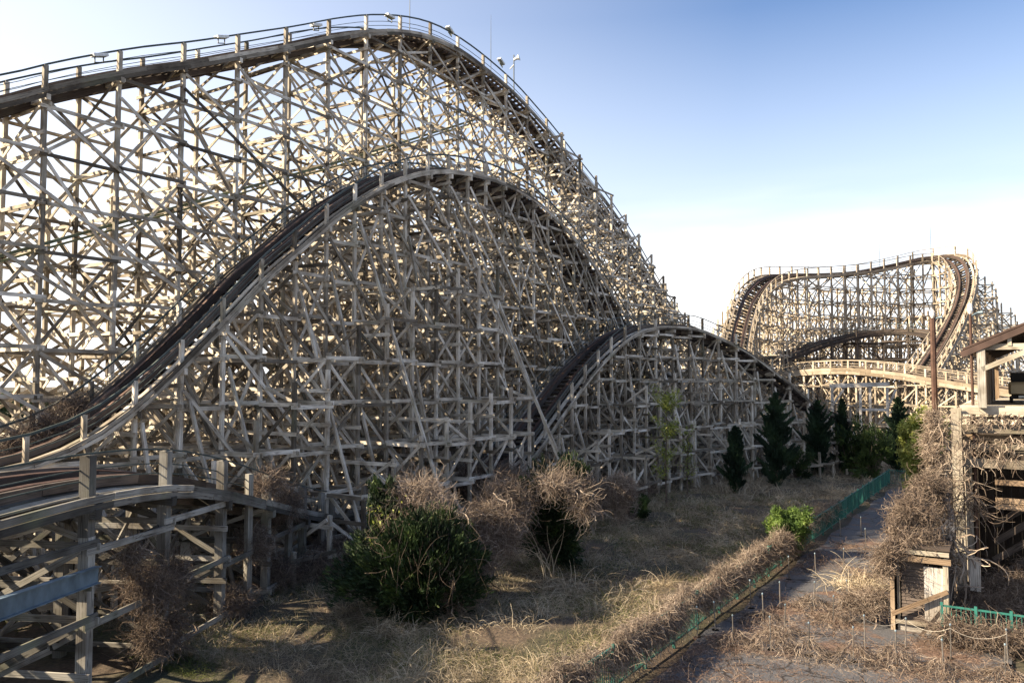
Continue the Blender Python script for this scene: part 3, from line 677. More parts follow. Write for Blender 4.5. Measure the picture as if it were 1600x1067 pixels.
b = Beams(); b.add(ST(s0r + .02, te + .3, yb(577)), ST(s0r + .02, te + 1.9, yb(543)), .1, .16, tone=.4); b.build('knee_brace', M['wood'], st)
b = Beams(); b.add(ST(s0r + .1, te + 1.1, ze), ST(s0r + .1, te + 1.1, ze + slope * 1.0), .12, .16, D, .4); b.build('king_strut', M['wood'], st)
b = Beams(); b.add(ST(s0r + .12, te + .28, floorz), ST(s0r + .12, te + .28, ze - .1), .24, .3, D, .8); b.build('roof_post', M['wood_shaded'], st)
for k in range(1, 6):
    for tt in (te + .28, te + 6): b = Beams(); b.add(ST(s0r + .12 + 3.2 * k, tt, floorz), ST(s0r + .12 + 3.2 * k, tt, ze - .1), .22, .22, D, .5); b.build('roof_post', M['wood_warm'], st)
for k in range(30):
    b = Beams(); b.add(ST(s0r + 1.6 + .32 * k, te + .34, floorz), ST(s0r + 1.6 + .32 * k, te + .34, ze - .45), .05, .3, D, random.random()); b.build('wall_board', M['wood_warm'], st)
for k in range(12):
    b = Beams(); b.add(ST(s0r + .6 + 1.5 * k, te - .1, ze - .06), ST(s0r + .6 + 1.5 * k, tm, zm - .12), .08, .12, tone=.3); b.build('rafter', M['wood_dark'], st)
# coaster train car
cpos = ST(s0r + 5.5, te + 1.62, floorz); car = empty('coaster_car', cpos, 'tan coaster train car with dark seats parked on the station track', 'train car')
def cb(nm, s, t, z, ls, lt, lz, mt, tone=.5):
    b = Beams(); c_ = cpos + D * s + N * t + np.array([0, 0, z]); b.add(c_ - N * lt / 2, c_ + N * lt / 2, ls, lz, tone=tone); o = b.build(nm, M[mt], car)
    mod = o.modifiers.new('bevel', 'BEVEL'); mod.width = min(ls, lt, lz) * .16; mod.segments = 2; return o
cb('body', 1.1, 0, .62, 2.4, 1.35, .5, 'tan'); cb('nose_panel', -.14, 0, .60, .1, 1.2, .38, 'tan', .9); cb('chassis', 1.1, 0, .28, 2.5, 1.2, .14, 'black'); cb('bumper', -.2, 0, .3, .12, .7, .1, 'white')
for k in (0, 1):
    for t_ in (-.34, .34): cb('seat', .7 + 1.0 * k, t_, 1.02, .2, .52, .42, 'black')
for k in (.2, 2.0):
    for t_ in (-.6, .6):
        c_ = cpos + D * k + N * t_ + np.array([0, 0, .16]); put('wheel', [tube([c_ - N * .05, c_ + N * .05], .15, 14, .3)], M['black'], car)
# steel poles beside the station
def pole(px, yt, Y, r, label, head):
    t_ = P(px, yt, Y); o = empty('lamp_pole', t_ * [1, 1, 0], label, 'lamp pole')
    put('shaft', [tube([t_ * [1, 1, 0], t_], [r * 1.15, r], 8)], M['rust'], o)
    if head:
        put('lamp_head', [tube([t_ + [0, 0, -.02], t_ + [0, 0, .1], t_ + [0, 0, .3], t_ + [0, 0, .36]], [.04, .09, .08, .03], 10, .9)], M['white'], o)
        put('side_lamp', [tube([t_ + [.0, 0, -.1], t_ + [.2, -.1, .02], t_ + [.32, -.2, .02]], [.03, .04, .08], 8, .2)], M['steel_blue'], o)
pole(1457, 497, 34, .115, 'rusty brown lamp pole rising out of the vines left of the station', True)
pole(1516, 490, 27.5, .045, 'thin brown lamp pole with a pale head against the station corner', True)
# ================================================================== SMALL SHED UNDER THE VINES
sh0 = G(1396, 984); sh1 = sh0 + N * 1.45; shed = empty('small_shed', sh0, 'small boarded shed with louvred panel and pale loose door under a vine heap', 'shed')
def sbm(nm, a, c_, w, h, m, up=(0, 0, 1), tone=None):
    b = Beams(); b.add(a, c_, w, h, up, tone); return b.build(nm, M[m], shed)
Z = lambda z: np.array([0, 0, z])
sbm('post', sh0 + Z(-.1), sh0 + Z(2.3), .12, .12, 'wood_warm', D, .8); sbm('post', sh0 + N * .16 + D * .1 + Z(0), sh0 + N * .16 + D * .1 + Z(2.2), .08, .1, 'wood', D, .3)
sbm('post', sh1 + Z(-.1), sh1 + Z(2.3), .14, .14, 'wood', D, .3)
sbm('header', sh0 + D*.0 - N * .1 - D * .08 + Z(2.22), sh1 + N * .15 - D * .08 + Z(2.22), .1, .16, 'wood_warm', tone=.35); sbm('header', sh0 - N * .05 - D * .02 + Z(2.42), sh1 + N * .1 - D * .02 + Z(2.42), .1, .12, 'wood', tone=.3)  # low tones of posts and headers carry the shed's partial shade
for k in range(17):
    z = .36 + k * .105; a = sh0 + N * .24 + D * .1 + Z(z); sbm('louvre_slat', a, a + N * .62, .03, .1, 'wood_dark', (D[0] * .3, D[1] * .3, 1), .7)
for k in range(4):
    a = sh0 + N * (.93 + .13 * k) + D * .02; sbm('door_board', a + Z(.42 - .02 * k), a + Z(2.02), .02, .125, 'wood_pale', N, .4 + .12 * (k % 2))
sbm('diagonal_board', sh0 - D * .12 + Z(.52), sh1 - D * .12 + N * .05 + Z(1.38), .05, .12, 'wood_warm', tone=.2)
sbm('loose_board', sh0 - D * .3 + N * .75 + Z(.0), sh0 - D * .2 + N * 1.35 + Z(.85), .06, .1, 'wood_dark', tone=.4)
sbm('sill', sh0 + Z(.3), sh1 + Z(.3), .1, .1, 'wood', tone=.2)
sbm('base_panel', sh0 + N * .2 + D * .06 + Z(.13), sh1 - N * .1 + D * .06 + Z(.13), .03, .24, 'wood_pale', tone=.1)
for k, (aa, bb) in enumerate(((sh0, sh0 + D * 2.6), (sh1, sh1 + D * 2.6), (sh0 + D * 2.6, sh1 + D * 2.6))):
    sbm('side_wall', aa + Z(1.2) + (D * .08 if k < 2 else 0), bb + Z(1.2), .05, 2.3, 'wood_dark', tone=.3)
sbm('shed_roof', sh0 + N * .72 + D * .0 + Z(2.56), sh0 + N * .72 + D * 2.8 + Z(2.62), 1.7, .08, 'wood_dark', tone=.3)
# a hanging grey board on the station
pb = P(1524, 902, 25.6); hb = Beams(); hb.add(pb - Z(.42), pb + Z(.55), .3, .04, D, .75); o = hb.build('loose_plank', M['wood_pale']); tag(o, 'short grey plank hanging among vine stems right of the tall station post', 'plank')
# ================================================================== VEGETATION
CAMP = np.array([0, 0, CAMZ])
def blob_pts(n, c, r, power=1.0):
    v = rng.normal(0, 1, (n, 3)); v /= np.linalg.norm(v, axis=1)[:, None]
    return c + v * (rng.random((n, 1)) ** (1 / 3) if power == 1 else rng.random((n, 1)) ** power) * r
VN = .8
def vine_mass(name, label, cat, lumps, n, ln=(.5, 1.4), rad=.014, group=None, tone=(0.1, 1), grav=.7, curl=.9, mat='vine', ground=0.0, kind=None, parent=None):
    """lumps: list of (centre, radii); tangled stems over their surfaces"""
    vol = np.array([np.prod(r) ** (2 / 3) for _, r in lumps]); parts = []
    for (c_, r), v in zip(lumps, vol):
        k = int(VN * n * v / vol.sum()); dirs = rng.normal(0, 1, (k, 3)); dirs /= np.linalg.norm(dirs, axis=1)[:, None]
        dirs[:, 2] = np.where(dirs[:, 2] < -.3, -dirs[:, 2], dirs[:, 2])
        p0 = np.asarray(c_) + dirs * np.asarray(r) * rng.uniform(.45, 1.0, (k, 1))
        tgd = np.cross(dirs, rng.normal(0, 1, (k, 3))) + dirs * rng.uniform(-.3, .3, (k, 1))
        parts.append(strands(p0, tgd, rng.uniform(ln[0], ln[1], k) * .85, 9, grav * .4, curl * 4.2, rng.uniform(.5, 1.3, k) * rad * .62 * np.where(rng.random(k) < .03, 3.2, 1), tone, True, ground))
    o = put(name, parts, M[mat], parent)
    if parent is None: tag(o, label, cat, group, kind)
    return o
def hang(n, a, b, zt, length, rad=.013, spread=.15, tone=(.1, 1)):
    """curtain of stems hanging from a line a-b"""
    t = rng.random((n, 1)); p0 = a + (b - a) * t + rng.normal(0, spread, (n, 3)); d = rng.normal(0, .5, (n, 3)); d[:, 2] -= .6
    return strands(p0, d, rng.uniform(.3, 1, n) * length, 10, .7, 1.5, rng.uniform(.6, 1.5, n) * rad, tone, True, 0.0)
# fence vines: over the near half, both sides
n = 17000; sv = rng.uniform(sF0 - 1, 36.5, n) ; sv = np.where(rng.random(n) < .1, rng.uniform(36, 46, n), sv)
top_h = 1.08 + .12 * np.sin(sv * 1.7) + .08 * np.sin(sv * 4.1)
off = rng.normal(-.10, .13, n)
p0 = D * sv[:, None] + N * (TF + off)[:, None]; p0[:, 2] = np.clip(top_h - np.abs(off + .1) * 1.1 + rng.normal(0, .09, n), .1, 2)
d = rng.normal(0, .6, (n, 3)) + N * np.sign(off + .02)[:, None] * .7; d[:, 2] -= .25
sv2 = rng.uniform(sF0, 37.5, 9000); sv2 = sv2[(np.sin(sv2 * 2.1) + np.sin(sv2 * .9 + 2) + rng.normal(0, .5, len(sv2))) > -1.0]; n2 = len(sv2)
q0 = D * sv2[:, None] + N * (TF + rng.uniform(-.05, .16, n2))[:, None]; q0[:, 2] = rng.uniform(.7, 1.25, n2); d2 = N * .35 + rng.normal(0, .3, (n2, 3)); d2[:, 2] -= .9
tag(put('dead_vines', [strands(p0, d, rng.uniform(.2, .6, n), 8, .6, 2.6, rng.uniform(.003, .007, n), (.1, 1), True, 0.0), strands(q0, d2, rng.uniform(.25, .95, n2), 8, .9, 1.3, rng.uniform(.004, .008, n2), (.05, .85), True, 0.02)], M['vine']),
    'long mat of dead brown vines slumped over the near half of the green railing', 'vines')
# vines on the station post and shed
base = ST(SS, TT)
def at(px, py, Y=27.0): return P(px, py, Y)
n = 5200; L_ = []
for k in range(14): L_.append((at(1459 + rng.normal(0, 5), 655 + k * 15, 27.3) + rng.normal(0, .06, 3), np.array([.2 + .1 * (k > 6), .25, .36])))
vine_mass('dead_vines', 'thick column of pale dead vines climbing the left side of the station post', 'vines', L_, 6500, (.25, .8), .012, 'dead vines on the station', (.25, 1), 1.0)
L_ = [(at(1427, 812, 25.4), np.array([.62, .6, .68])), (at(1402, 835, 25.0), np.array([.25, .3, .45])), (at(1450, 775, 26.0), np.array([.5, .5, .6])), (at(1430, 852, 24.6), np.array([.75, .3, .3])), (at(1462, 885, 24.6), np.array([.2, .3, .8])), (at(1388, 885, 24.5), np.array([.22, .25, .8]))]
vine_mass('dead_vines', 'rounded heap of tangled brown vines bulging over the small shed roof', 'vines', L_, 7500, (.3, 1.0), .012, 'dead vines on the station', (0, .75), .5, .8)
L_ = [(at(1381, 890, 25.6), np.array([.25, .3, .8])), (at(1366, 950, 25.2), np.array([.5, .5, .55])), (at(1340, 945, 25.6), np.array([.6, .5, .35]))]
vine_mass('dead_vines', 'brown vine drape falling to the ground at the left of the small shed', 'vines', L_, 3000, (.3, .9), .010, 'dead vines on the station', (0, .9), .9, .8)
parts = [hang(200, at(1474, 650, 26.4), at(1484, 900, 25.7), 0, 1.0, .010, .08, (.3, 1)), hang(120, at(1505, 740, 26.3), at(1520, 800, 26.3), 0, 1.8, .010, .15, (.2, .9)),
         hang(70, at(1480, 820, 25.4), at(1500, 880, 25.2), 0, 1.8, .025, .12, (.6, 1)), hang(90, at(1500, 705, 26.0), at(1600, 712, 24.5), 0, .7, .01, .1), hang(130, at(1500, 654, 26.0), at(1600, 655, 24.5), 0, .5, .01, .1), hang(130, at(1500, 690, 26.0), at(1600, 690, 24.5), 0, .5, .01, .1)]
tag(put('dead_vines', parts, M['vine']), 'stringy vine stems wrapping the square station post and trailing off its floor beams', 'vines', 'dead vines on the station')
L_ = [(G(1500 + 30 * k, 975 - 8 * k) + Z(.3), np.array([.8, .7, .4 + .2 * k])) for k in range(5)] + [(G(1480 + 30 * k, 1012 + 4 * k) + Z(.35), np.array([.5, .3, .4])) for k in range(5)]
vine_mass('dead_vines', 'mound of dead vines behind and over the short green railing, lower right', 'vines', L_, 9000, (.4, 1.2), .011, 'dead vines on the station', (0, .8), .9, .8)
# litter over the path and foreground
def ground_scatter(n, s0, s1, t0, t1, near=1.4):
    u = rng.random(n); s = s0 + (s1 - s0) * u ** near; t = rng.uniform(t0, t1, n)
    return s, t
n = 42000; s, t = ground_scatter(n, 14, 40, -8.0, 4, 1.15)
fx = np.sin(s * .9 + t * .6) + np.sin(s * .43 - t * 1.3 + 1) + .6 * np.sin(t * 2.1 + s * 1.7)
keep = (fx > -.2) & (rng.random(n) < .9) | (s < 22) & (rng.random(n) < .5); s, t = s[keep], t[keep]; n = len(s)
p0 = D * s[:, None] + N * t[:, None]; p0[:, 2] = .03 + rng.random(n) ** 2 * .12 * (1 + (s < 24)); d = rng.normal(0, 1, (n, 3)); d[:, 2] = np.abs(d[:, 2]) * .5
o = put('vine_litter', [strands(p0, d, rng.uniform(.15, .5, n), 5, .9, 1.2, rng.uniform(.0025, .006, n), (0, 1), True, 0.02)], M['litter'])
tag(o, None, None, None, 'stuff')
# mounds round the nearest posts
ml = []
for i, k in enumerate([7, 12, 13, 14, 15, 16, 21, 22, 23, 9, 8]):
    p = spos[k]; hh = [.35, .55, .8, .5, .35, .6, .7, .5, .5, .4, .6][i]
    m_ = 420; a = rng.uniform(0, 2 * math.pi, m_); rr_ = rng.random(m_) ** .6 * .8
    q = np.stack([p[0] + rr_ * np.cos(a), p[1] + rr_ * np.sin(a), np.clip(hh * (1 - rr_ / .8) ** 1.3 + rng.normal(0, .04, m_), .02, 2)], 1)
    dd = np.stack([np.cos(a), np.sin(a), -.5 + 0 * a], 1) + rng.normal(0, .5, (m_, 3)); ml.append(strands(q, dd, rng.uniform(.2, .6, m_), 5, .8, 1.1, .006, (.0, .9), True, .02))
tag(put('vine_mounds', ml, M['vine']), None, None, None, 'stuff')
# grass field
def field(n, s0, s1, t0, t1, hgt, rad, tone, mat, name, lean=.5, mask=None, near=1.5):
    s, t = ground_scatter(n, s0, s1, t0, t1, near)
    if mask is not None: k = mask(s, t); s, t = s[k], t[k]
    n = len(s); p0 = D * s[:, None] + N * t[:, None]
    d = rng.normal(0, lean, (n, 3)); d[:, 2] = 1; lumps = 1 + .45 * np.sin(s * 1.3 + np.sin(t * .8) * 2) * np.sin(t * 1.1 + s * .37)
    dist = np.linalg.norm(p0[:, :2], axis=1)
    pt = .5 + .28 * np.sin(s * .7 + 1.5 * np.sin(t * .5)) * np.cos(t * .9 - s * .2) + .15 * np.sin(s * 2.9 + t * 2.1)
    tn_ = tone[0] + (tone[1] - tone[0]) * np.clip(.55 * pt + .45 * rng.random(n), 0, 1)
    o = put(name, [strands(p0, d, rng.uniform(.5, 1.2, n) * hgt * lumps * (.6 + .8 * pt), 4, .75, 1.0, rad * .6 * np.clip(dist / 24, .7, 2.6), tn_, False, 0.0, .25)], M[mat])
    tag(o, None, None, None, 'stuff'); return o
TG = TF - .3
nc = 240; cs, ct = ground_scatter(nc, 15, 60, -24, TG, 1.3); cs = np.repeat(cs, 75) + rng.normal(0, .16, nc * 75); ct = np.repeat(ct, 75) + rng.normal(0, .16, nc * 75); hh = np.repeat(rng.uniform(.45, 1.15, nc), 75)
p0 = D * cs[:, None] + N * ct[:, None]; d = np.stack([cs - np.repeat(cs[::75], 75), ct - np.repeat(ct[::75], 75), 0 * cs], 1) ; d = D * d[:, :1] * 2.2 + N * d[:, 1:2] * 2.2 + rng.normal(0, .25, (len(cs), 3)); d[:, 2] = 1
tag(put('grass_tussocks', [strands(p0, d, hh * rng.uniform(.5, 1.1, len(hh)), 5, .9, .6, .0065 * np.clip(np.linalg.norm(p0[:, :2], axis=1) / 24, .7, 2.4), (.3, 1), False, 0.0, .3)], M['drygrass']), None, None, None, 'stuff')
gm = lambda s, t: (.5 * (s < 30) + np.sin(s * .5 + t * .9) + np.sin(s * 1.1 - t * .35 + 2) + rng.normal(0, .8, len(s))) > -.1
field(120000, 14, 62, -25, TG, .45, .010, (0, 1), 'drygrass', 'dry_grass', .75)
field(26000, 60, 100, -26, -2, .6, .012, (.1, .9), 'drygrass', 'dry_grass', .5, None, 1.0)
field(85000, 13, 54, -25, TG, .34, .010, (0, 1), 'grass', 'green_grass', .6, gm)
field(9000, 60, 110, -2, 22, .6, .014, (0, .8), 'grass', 'green_grass', .5, None, 1.0)
field(16000, 10, 60, -40, -25, .45, .012, (0, .6), 'grass', 'green_grass', .6, None, 1.0)
# taller seed-stalk clumps: (px, py, n, height)
def tuft(px, py, n, h, label, spread=.35, rad=.011, cat='grass clump', lean=.45, mat='drygrass'):
    p = G(px, py); q = p + rng.normal(0, spread, (n, 3)) * [1, 1, 0]; q[:, 2] = 0; d = rng.normal(0, lean, (n, 3)); d[:, 2] = 1
    tag(put('grass_clump', [strands(q, d, rng.uniform(.5, 1, n) * h, 6, .7, .35, rad, (.35, 1), False, 0.0, .3)], M[mat]), label, cat, 'tall dry grass clumps')
tuft(858, 905, 9, 3.0, 'few very tall straw stalks standing before the dark vine-hung shrub', .15, .02, lean=.12)
tuft(905, 925, 160, 1.5, 'arching pale straw clump right of the tall stalks', .5, .013, lean=.8)
tuft(1345, 920, 420, 1.5, 'pale arching grass tuft on the path left of the small shed', .5, .012, lean=.75)
tuft(1242, 815, 14, 1.7, 'single tall pale stalk in the sunlit field near the bright bush', .2, .016, lean=.1)
tuft(1360, 735, 500, 2.4, 'tall reed clump at the far end of the field by the railing corner', 1.4, .02, lean=.25)
tuft(1270, 730, 350, 2.2, 'tall dry reeds between the two dark conifer pairs', 1.3, .02, lean=.25)
tuft(1165, 770, 250, 1.5, 'dry reeds at the foot of the left conifer', 1.2, .018, lean=.3)
# trees
def trunk_tube(p, h, r): return tube([p - Z(.2), p + Z(h * .35) + rng.normal(0, .05, 3), p + Z(h * .7) + rng.normal(0, .06, 3), p + Z(h)], [r, r * .7, r * .4, r * .12], 7)
def conifer(px, py, h, w, label, name='conifer', cat='tree', mat='conifer', n=7000, Y=None, tips=3):
    w *= 1.35; n = int(n * 2.6)
    p = G(px, py) if Y is None else P(px, 700, Y) * [1, 1, 0]
    o = empty(name, p, label, cat, 'dark conifers before the distant track'); put('trunk', [trunk_tube(p, h * .9, .12)], M['bark'], o)
    br = []; C_ = []; A = []
    nb = int(150 * h / 6)
    for k in range(nb):
        f = rng.random() ** .8; z = h * (.03 + .95 * f); a = rng.uniform(0, 6.283); rmax = w * (1 + .3 * math.sin(a * 2 + px) + .2 * math.sin(a * 3 + f * 9 + px)) * (1 - f) ** .65 * (.35 + .65 * min(1, f * 5 + .35)) * rng.uniform(.6, 1.15)
        d = np.array([math.cos(a), math.sin(a), rng.uniform(.5, 1.3)]); d /= np.linalg.norm(d)
        b0 = p + Z(z * .92); Lb = rmax * rng.uniform(.6, 1.5); tip = b0 + d * Lb
        br.append(tube([b0, b0 + d * Lb * .5, tip], [.03, .02, .008], 4, .3))
        m_ = int(n / nb); tt = rng.random(m_)[:, None] ** .6
        C_.append(b0 + (tip - b0) * tt + rng.normal(0, .05 + .09 * (1 - f), (m_, 3)) * (1.25 - tt)); A.append(np.tile(d + [0, 0, .5], (m_, 1)))
    C_ = np.concatenate(C_); A = np.concatenate(A)
    put('branches', br, M['bark'], o)
    tn_ = .35 + .35 * np.sin(C_[:, 2] * 2.3 + C_[:, 0] * 3)
    put('crown', [leaves(C_, .075, tn_, axis=A, elong=2.0)], M[mat], o); return o
conifer(1150, 772, 4.9, .95, 'short dark conifer nearest the small timber hill', n=11000)
conifer(1214, 762, 7.4, 1.35, 'tallest dark conifer, its split top against the falling track', n=16000)
conifer(1279, 742, 6.6, 1.25, 'broad dark conifer just right of the falling track', n=14000)
conifer(1318, 738, 6.7, .95, 'slim dark conifer at the right of the middle pair', n=12000)
conifer(1405, 742, 6.9, 1.15, 'lone dark conifer beside the yellow-green shrub', n=14000)
def bush(p, radii, label, mat='juniper', n=6000, leaf=.09, name='shrub', cat='shrub', group=None, lump=14, stems=True, tone=.45, zc=.5, core=.55):
    p = np.asarray(p, float); radii = np.asarray(radii, float)
    o = empty(name, p, label, cat, group); C_ = []; br = []
    for k in range(lump):
        v = rng.normal(0, 1, 3); v /= np.linalg.norm(v); c_ = p + Z(radii[2] * zc * 2 * .5) + v * radii * rng.uniform(core * .5, 1.0); c_[2] = max(c_[2], .2)
        rr_ = radii * rng.uniform(.18, .40); m_ = int(n / lump)
        ns = 9; tips = blob_pts(ns, c_, rr_ * 1.25, .3); q = np.concatenate([blob_pts(m_ // 2, c_, rr_, .45)] + [c_ + (tp - c_) * rng.uniform(.3, 1.15, (m_ // 2 // ns, 1)) + rng.normal(0, .05, (m_ // 2 // ns, 3)) for tp in tips]); C_.append(q); br.append(tube([p + rng.normal(0, .06, 3) * [1, 1, 0], (p + c_) / 2 + rng.normal(0, .1, 3), c_], [.05, .035, .01], 5, .4))
    C_ = np.concatenate(C_); C_ = C_[C_[:, 2] > .03]
    if stems: put('stems', br, M['bark'], o)
    tn_ = tone + .3 * np.sin(C_[:, 0] * 4 + 1) * np.sin(C_[:, 2] * 5)
    put('foliage', [leaves(C_, leaf * (.62 if mat == 'juniper' else .8), tn_, axis=None if mat != 'juniper' else (C_ - p - Z(radii[2] * .5)) / np.linalg.norm(C_ - p - Z(radii[2] * .5), axis=1)[:, None] + [0, 0, .4], elong=1.9)], M[mat], o); return o
g = 'overgrown junipers at the foot of the coaster'
bush(G(660, 962) , (2.5, 1.7, 1.75), 'largest dark juniper, sprawling low under dead vines at the foot of the coaster', n=80000, leaf=.085, group=g, lump=60, zc=.95)
bush(G(612, 945), (1.0, 1.0, 2.25), 'upright juniper behind the largest one, its left side against the timber posts', n=30000, leaf=.085, group=g, lump=26, zc=.95)
bush(G(868, 885), (1.65, 1.3, 2.35), 'dark juniper with a green top and hanging dead vines, right of the largest one', n=44000, leaf=.09, group=g, lump=40, zc=.95)
bush(G(985, 812), (1.0, .9, 1.4), 'small green shrub beside the round vine-covered bush', n=4500, leaf=.09, group=g, lump=9, mat='juniper', tone=.7)
bush(G(1222, 868) + N * .25, (1.05, 1.0, 1.2), 'fresh bright green bush growing through the railing beside the path', 'bright', 20000, .06, 'leafy_bush', 'bush', lump=44, zc=.95)
bush(P(1437, 700, 50) * [1, 1, 0], (1.5, 1.4, 2.5), 'yellow-green leafy shrub between the lone conifer and the station vines', 'yellow', 16000, .11, 'leafy_bush', 'bush', lump=46, zc=1.45, tone=.75)
bush(G(1362, 748), (1.9, 1.5, 2.0), 'mid-green shrub in front of the far timber frame', 'juniper', 8000, .12, 'leafy_bush', 'bush', lump=16, zc=.9, tone=.85)
bush(G(1335, 742), (1.6, 1.5, 2.6), 'dull green shrub behind the slim conifer', 'juniper', 7000, .12, 'leafy_bush', 'bush', lump=16, zc=.9, tone=.7)
bush(G(1245, 748), (1.3, 1.2, 1.2), 'low olive shrub between the tallest conifer and the reeds', 'juniper', 5000, .1, 'leafy_bush', 'bush', lump=10, zc=.9, tone=.6)
# sapling with thin yellowish leaves
def sapling(px, py, h, w, label, n=1800, mat='yellow'):
    p = G(px, py); o = empty('sapling', p, label, 'tree'); br = [trunk_tube(p, h, .06)]; C_ = []
    for k in range(26):
        z = h * rng.uniform(.25, .95); a = rng.uniform(0, 6.28); d = np.array([math.cos(a) * w, math.sin(a) * w, rng.uniform(.3, 1.2)]) * rng.uniform(.5, 1)
        b0 = p + Z(z); br.append(tube([b0, b0 + d * .5, b0 + d], [.02, .014, .006], 4)); m_ = int(n / 26); C_.append(b0 + d * rng.random((m_, 1)) + rng.normal(0, .16, (m_, 3)))
    put('branches', br, M['bark'], o); put('leaves', [leaves(np.concatenate(C_), .07, .5)], M[mat], o)
sapling(1042, 790, 7.0, 1.1, 'thin yellow-green sapling in front of the small timber hill', 2600)
sapling(1075, 775, 4.8, .9, 'bare pale sapling right of the leafy thin one', 500)
sapling(600, 960, 3.2, .7, 'sparse sapling among the junipers by the timber posts', 200)
# vine covered lumps
g = 'dead vine heaps at the foot of the coaster'
vine_mass('dead_vines', 'dome of pale dead vines over the top of the largest juniper', 'vines', [(P(655, 790, 27.6), np.array([.75, .6, .75])), (P(690, 825, 26.5), np.array([.5, .5, .5]))], 3800, (.6, 1.8), .012, g, (.3, 1), 1.1, .8)
vine_mass('dead_vines', 'tall tangle of brown vines between the two junipers', 'vines', [(P(765, 845, 29) , np.array([1.1, .9, 1.3])), (P(790, 800, 31), np.array([1.0, .9, 1.2])), (P(735, 890, 27.5), np.array([.8, .7, 1.0])), (P(700, 930, 26.2), np.array([.9, .7, .6]))], 11000, (.5, 1.6), .012, g, (.1, .85), 1.0, .8)
vine_mass('dead_vines', 'cap of brown vines on the right-hand juniper', 'vines', [(P(872, 758, 31.5), np.array([.9, .8, .35])), (P(912, 800, 31), np.array([.25, .4, 1.0]))], 1700, (.5, 1.7), .012, g, (.2, 1), 1.1, .8)
vine_mass('dead_vines', 'round mushroom of dead vines on a bare stem, right of the junipers', 'vines', [(P(966, 768, 40), np.array([.8, .8, .7])), (P(968, 800, 40), np.array([.3, .3, 1.0]))], 3600, (.4, 1.2), .016, g, (.3, 1), 1.2, .7)
parts = [hang(260, P(620, 800, 25.8), P(720, 860, 25.6), 0, 2.2, .0045, .5, (.0, .5)), hang(70, P(590, 850, 25.6), P(720, 880, 24.9), 0, 1.6, .008, .3, (.0, .6))]
tag(put('dead_vines', parts, M['vine']), 'loose vine strings trailing down the front of the largest juniper', 'vines', g)
# vines on the foreground trestle
def Pq(x, y): # on the plane of the foreground trestle face
    d = ray(x, y); n_ = np.array([.99, -.14, 0]); p0_ = np.array([-9, 25, 0.]); k = float((p0_ - CAMP) @ n_) / float(d @ n_); return CAMP + d * k
L_ = [(Pq(235, 930), np.array([.5, .9, .8])), (Pq(265, 905), np.array([.4, .6, .5])), (Pq(250, 1000), np.array([.45, .9, .7])), (Pq(205, 880), np.array([.2, .3, .5]))]
vine_mass('dead_vines', 'ball of dead vines hanging on the foreground trestle between its two thickest posts', 'vines', L_, 6000, (.4, 1.4), .009, g, (.05, .7), .9, .9)
L_ = [(Pq(420, 760), np.array([.4, 1.2, .4])), (Pq(450, 800), np.array([.35, .9, .9])), (Pq(400, 860), np.array([.4, .8, .8])), (Pq(440, 900), np.array([.5, 1.2, .6])), (Pq(360, 950), np.array([.6, 1.0, .5])), (Pq(500, 870), np.array([.4, 1.2, .6]))]
vine_mass('dead_vines', 'vines draped over the dipping end of the foreground trestle', 'vines', L_, 9000, (.4, 1.3), .009, g, (.05, .7), .9, .9)
L_ = [(TPp, np.array([.7, 1.6, .45])) for TPp in (at1(95, 668, T2 - 2.5), at1(55, 690, T2 - 2.5), at1(130, 640, T2 - 3.0), at1(20, 715, T2 - 2.5))]
vine_mass('dead_vines', 'brush of brown vines over the left rail where the middle hill track bottoms out', 'vines', L_, 6000, (.4, 1.4), .011, g, (.0, .6), .6, .9)
L_ = [(P(705 + 33 * k, 770 - 10 * math.sin(k), 42 - k * .4) , np.array([1.2, 1.0, 1.3])) for k in range(-4, 7)]
vine_mass('dead_vines', 'long thicket of brown vines along the feet of the middle hill', 'vines', L_, 15000, (.5, 1.7), .013, g, (.0, .8), .8, .9)
L_ = [(ST(s_, -23.3 + rng.normal(0, .3), .4), np.array([.9, 1.2, rng.uniform(.5, 1.0)])) for s_ in np.arange(20, 36, 1.6)] + [(ST(s_, -20.5 - (s_ - 34) * .05 + rng.normal(0, .3), .3), np.array([.9, 1.2, rng.uniform(.3, .8)])) for s_ in np.arange(34, 50, 1.7)]
vine_mass('dead_brush', 'low strip of dead brush where the field meets the coaster feet', 'brush', L_, 16000, (.4, 1.3), .012, None, (.0, .8), .7, .9)
# far woodland glimpsed under the tracks
Cw = []
for k in range(230):
    x = rng.uniform(-190, 150); y = 150 + rng.uniform(0, 60) - .15 * x; r_ = rng.uniform(2.5, 5); c_ = np.array([x, y, rng.uniform(.8, 3.0)]); Cw.append(blob_pts(260, c_, np.array([r_, r_, r_ * .75]), .4))
Cw = np.concatenate(Cw); Cw = Cw[Cw[:, 2] > 0]
tag(put('woodland', [leaves(Cw, .55, .6 + .2 * np.sin(Cw[:, 0] * .5))], M['juniper']), None, None, None, 'stuff')
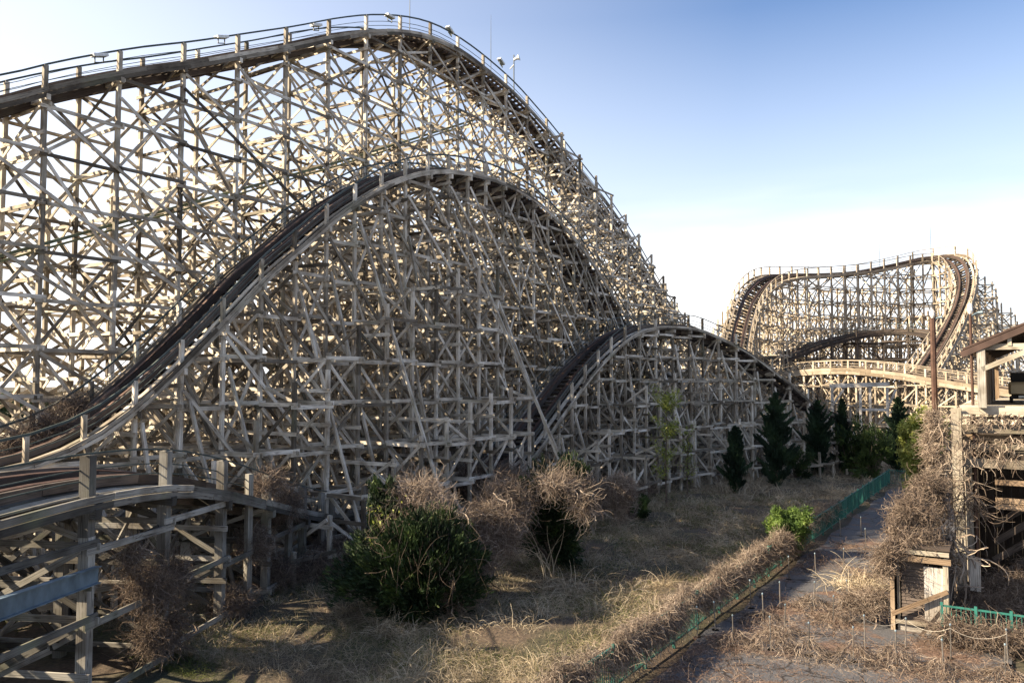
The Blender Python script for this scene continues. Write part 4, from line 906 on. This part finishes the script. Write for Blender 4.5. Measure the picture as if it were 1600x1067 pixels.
# ================================================================== WORLD AND SUN
SUN_AZ = np.array([-.99, -.12]); SUN_AZ /= np.linalg.norm(SUN_AZ); SUN_EL = R(32)
sdir = Vector((SUN_AZ[0] * math.cos(SUN_EL), SUN_AZ[1] * math.cos(SUN_EL), math.sin(SUN_EL)))
sl = bpy.data.lights.new('sun', 'SUN'); sl.energy = 5.0; sl.angle = R(.53); sl.color = (1, .83, .60)
so = bpy.data.objects.new('sun', sl); COL.objects.link(so); so.rotation_euler = sdir.to_track_quat('Z', 'Y').to_euler()
w = bpy.data.worlds.new('World'); sc.world = w; w.use_nodes = True; nt = w.node_tree; nt.nodes.clear()
out = nt.nodes.new('ShaderNodeOutputWorld'); bg = nt.nodes.new('ShaderNodeBackground')
sky = nt.nodes.new('ShaderNodeTexSky'); sky.sky_type = 'NISHITA'; sky.sun_disc = False
sky.sun_elevation = SUN_EL; sky.sun_rotation = math.atan2(sdir.x, sdir.y)
sky.air_density = 1.0; sky.dust_density = 1.5; sky.ozone_density = 1.6
tc = nt.nodes.new('ShaderNodeTexCoord'); sep = nt.nodes.new('ShaderNodeSeparateXYZ'); nt.links.new(tc.outputs['Generated'], sep.inputs[0])
mp = nt.nodes.new('ShaderNodeMapping'); mp.inputs['Scale'].default_value = (1.4, 1.4, 9); nt.links.new(tc.outputs['Generated'], mp.inputs[0])
nz = nt.nodes.new('ShaderNodeTexNoise'); nz.inputs['Scale'].default_value = 1.6; nz.inputs['Detail'].default_value = 6; nz.inputs['Roughness'].default_value = .5
nt.links.new(mp.outputs[0], nz.inputs[0])
cl = ramp(nt, [(.42, (0, 0, 0)), (.62, (1, 1, 1))], nz.outputs[0])
band = ramp(nt, [(.0, (1, 1, 1)), (.13, (.9, .9, .9)), (.19, (.25, .25, .25)), (.25, (0, 0, 0))], sep.outputs[2])
cf = mix(nt, 1.0, cl, band, 'MULTIPLY')
dt = nt.nodes.new('ShaderNodeVectorMath'); dt.operation = 'DOT_PRODUCT'; dt.inputs[1].default_value = (SUN_AZ[0], SUN_AZ[1] * -.2, 0); nt.links.new(tc.outputs['Generated'], dt.inputs[0])
ma = nt.nodes.new('ShaderNodeMath'); ma.operation = 'MULTIPLY_ADD'; ma.inputs[1].default_value = .5; ma.inputs[2].default_value = .5; nt.links.new(dt.outputs['Value'], ma.inputs[0])
az = ramp(nt, [(.2, (.0, .0, .0)), (.38, (.03, .03, .03)), (.58, (.28, .28, .28)), (.9, (.8, .8, .8))], ma.outputs[0])
lowz = ramp(nt, [(.0, (.75, .75, .75)), (.16, (.42, .42, .42)), (.42, (0, 0, 0))], sep.outputs[2])
hf = mix(nt, 1.0, az, lowz, 'SCREEN')
tint = mix(nt, 1.0, sky.outputs[0], ramp(nt, [(.05, (1, .95, .98)), (.25, (.88, .91, .97)), (.5, (.50, .64, .82))], sep.outputs[2]), 'MULTIPLY')
hz = mix(nt, hf, tint, (5.4, 5.5, 5.8))
col = mix(nt, cf, hz, (6.6, 6.5, 6.4))
nt.links.new(col, bg.inputs[0]); bg.inputs[1].default_value = .082
nt.links.new(bg.outputs[0], out.inputs[0])
sc.view_settings.view_transform = 'Standard'; sc.view_settings.look = 'None'; sc.view_settings.gamma = 1; sc.view_settings.exposure = 1.62
sc.render.film_transparent = False
sc.cycles.max_bounces = 6
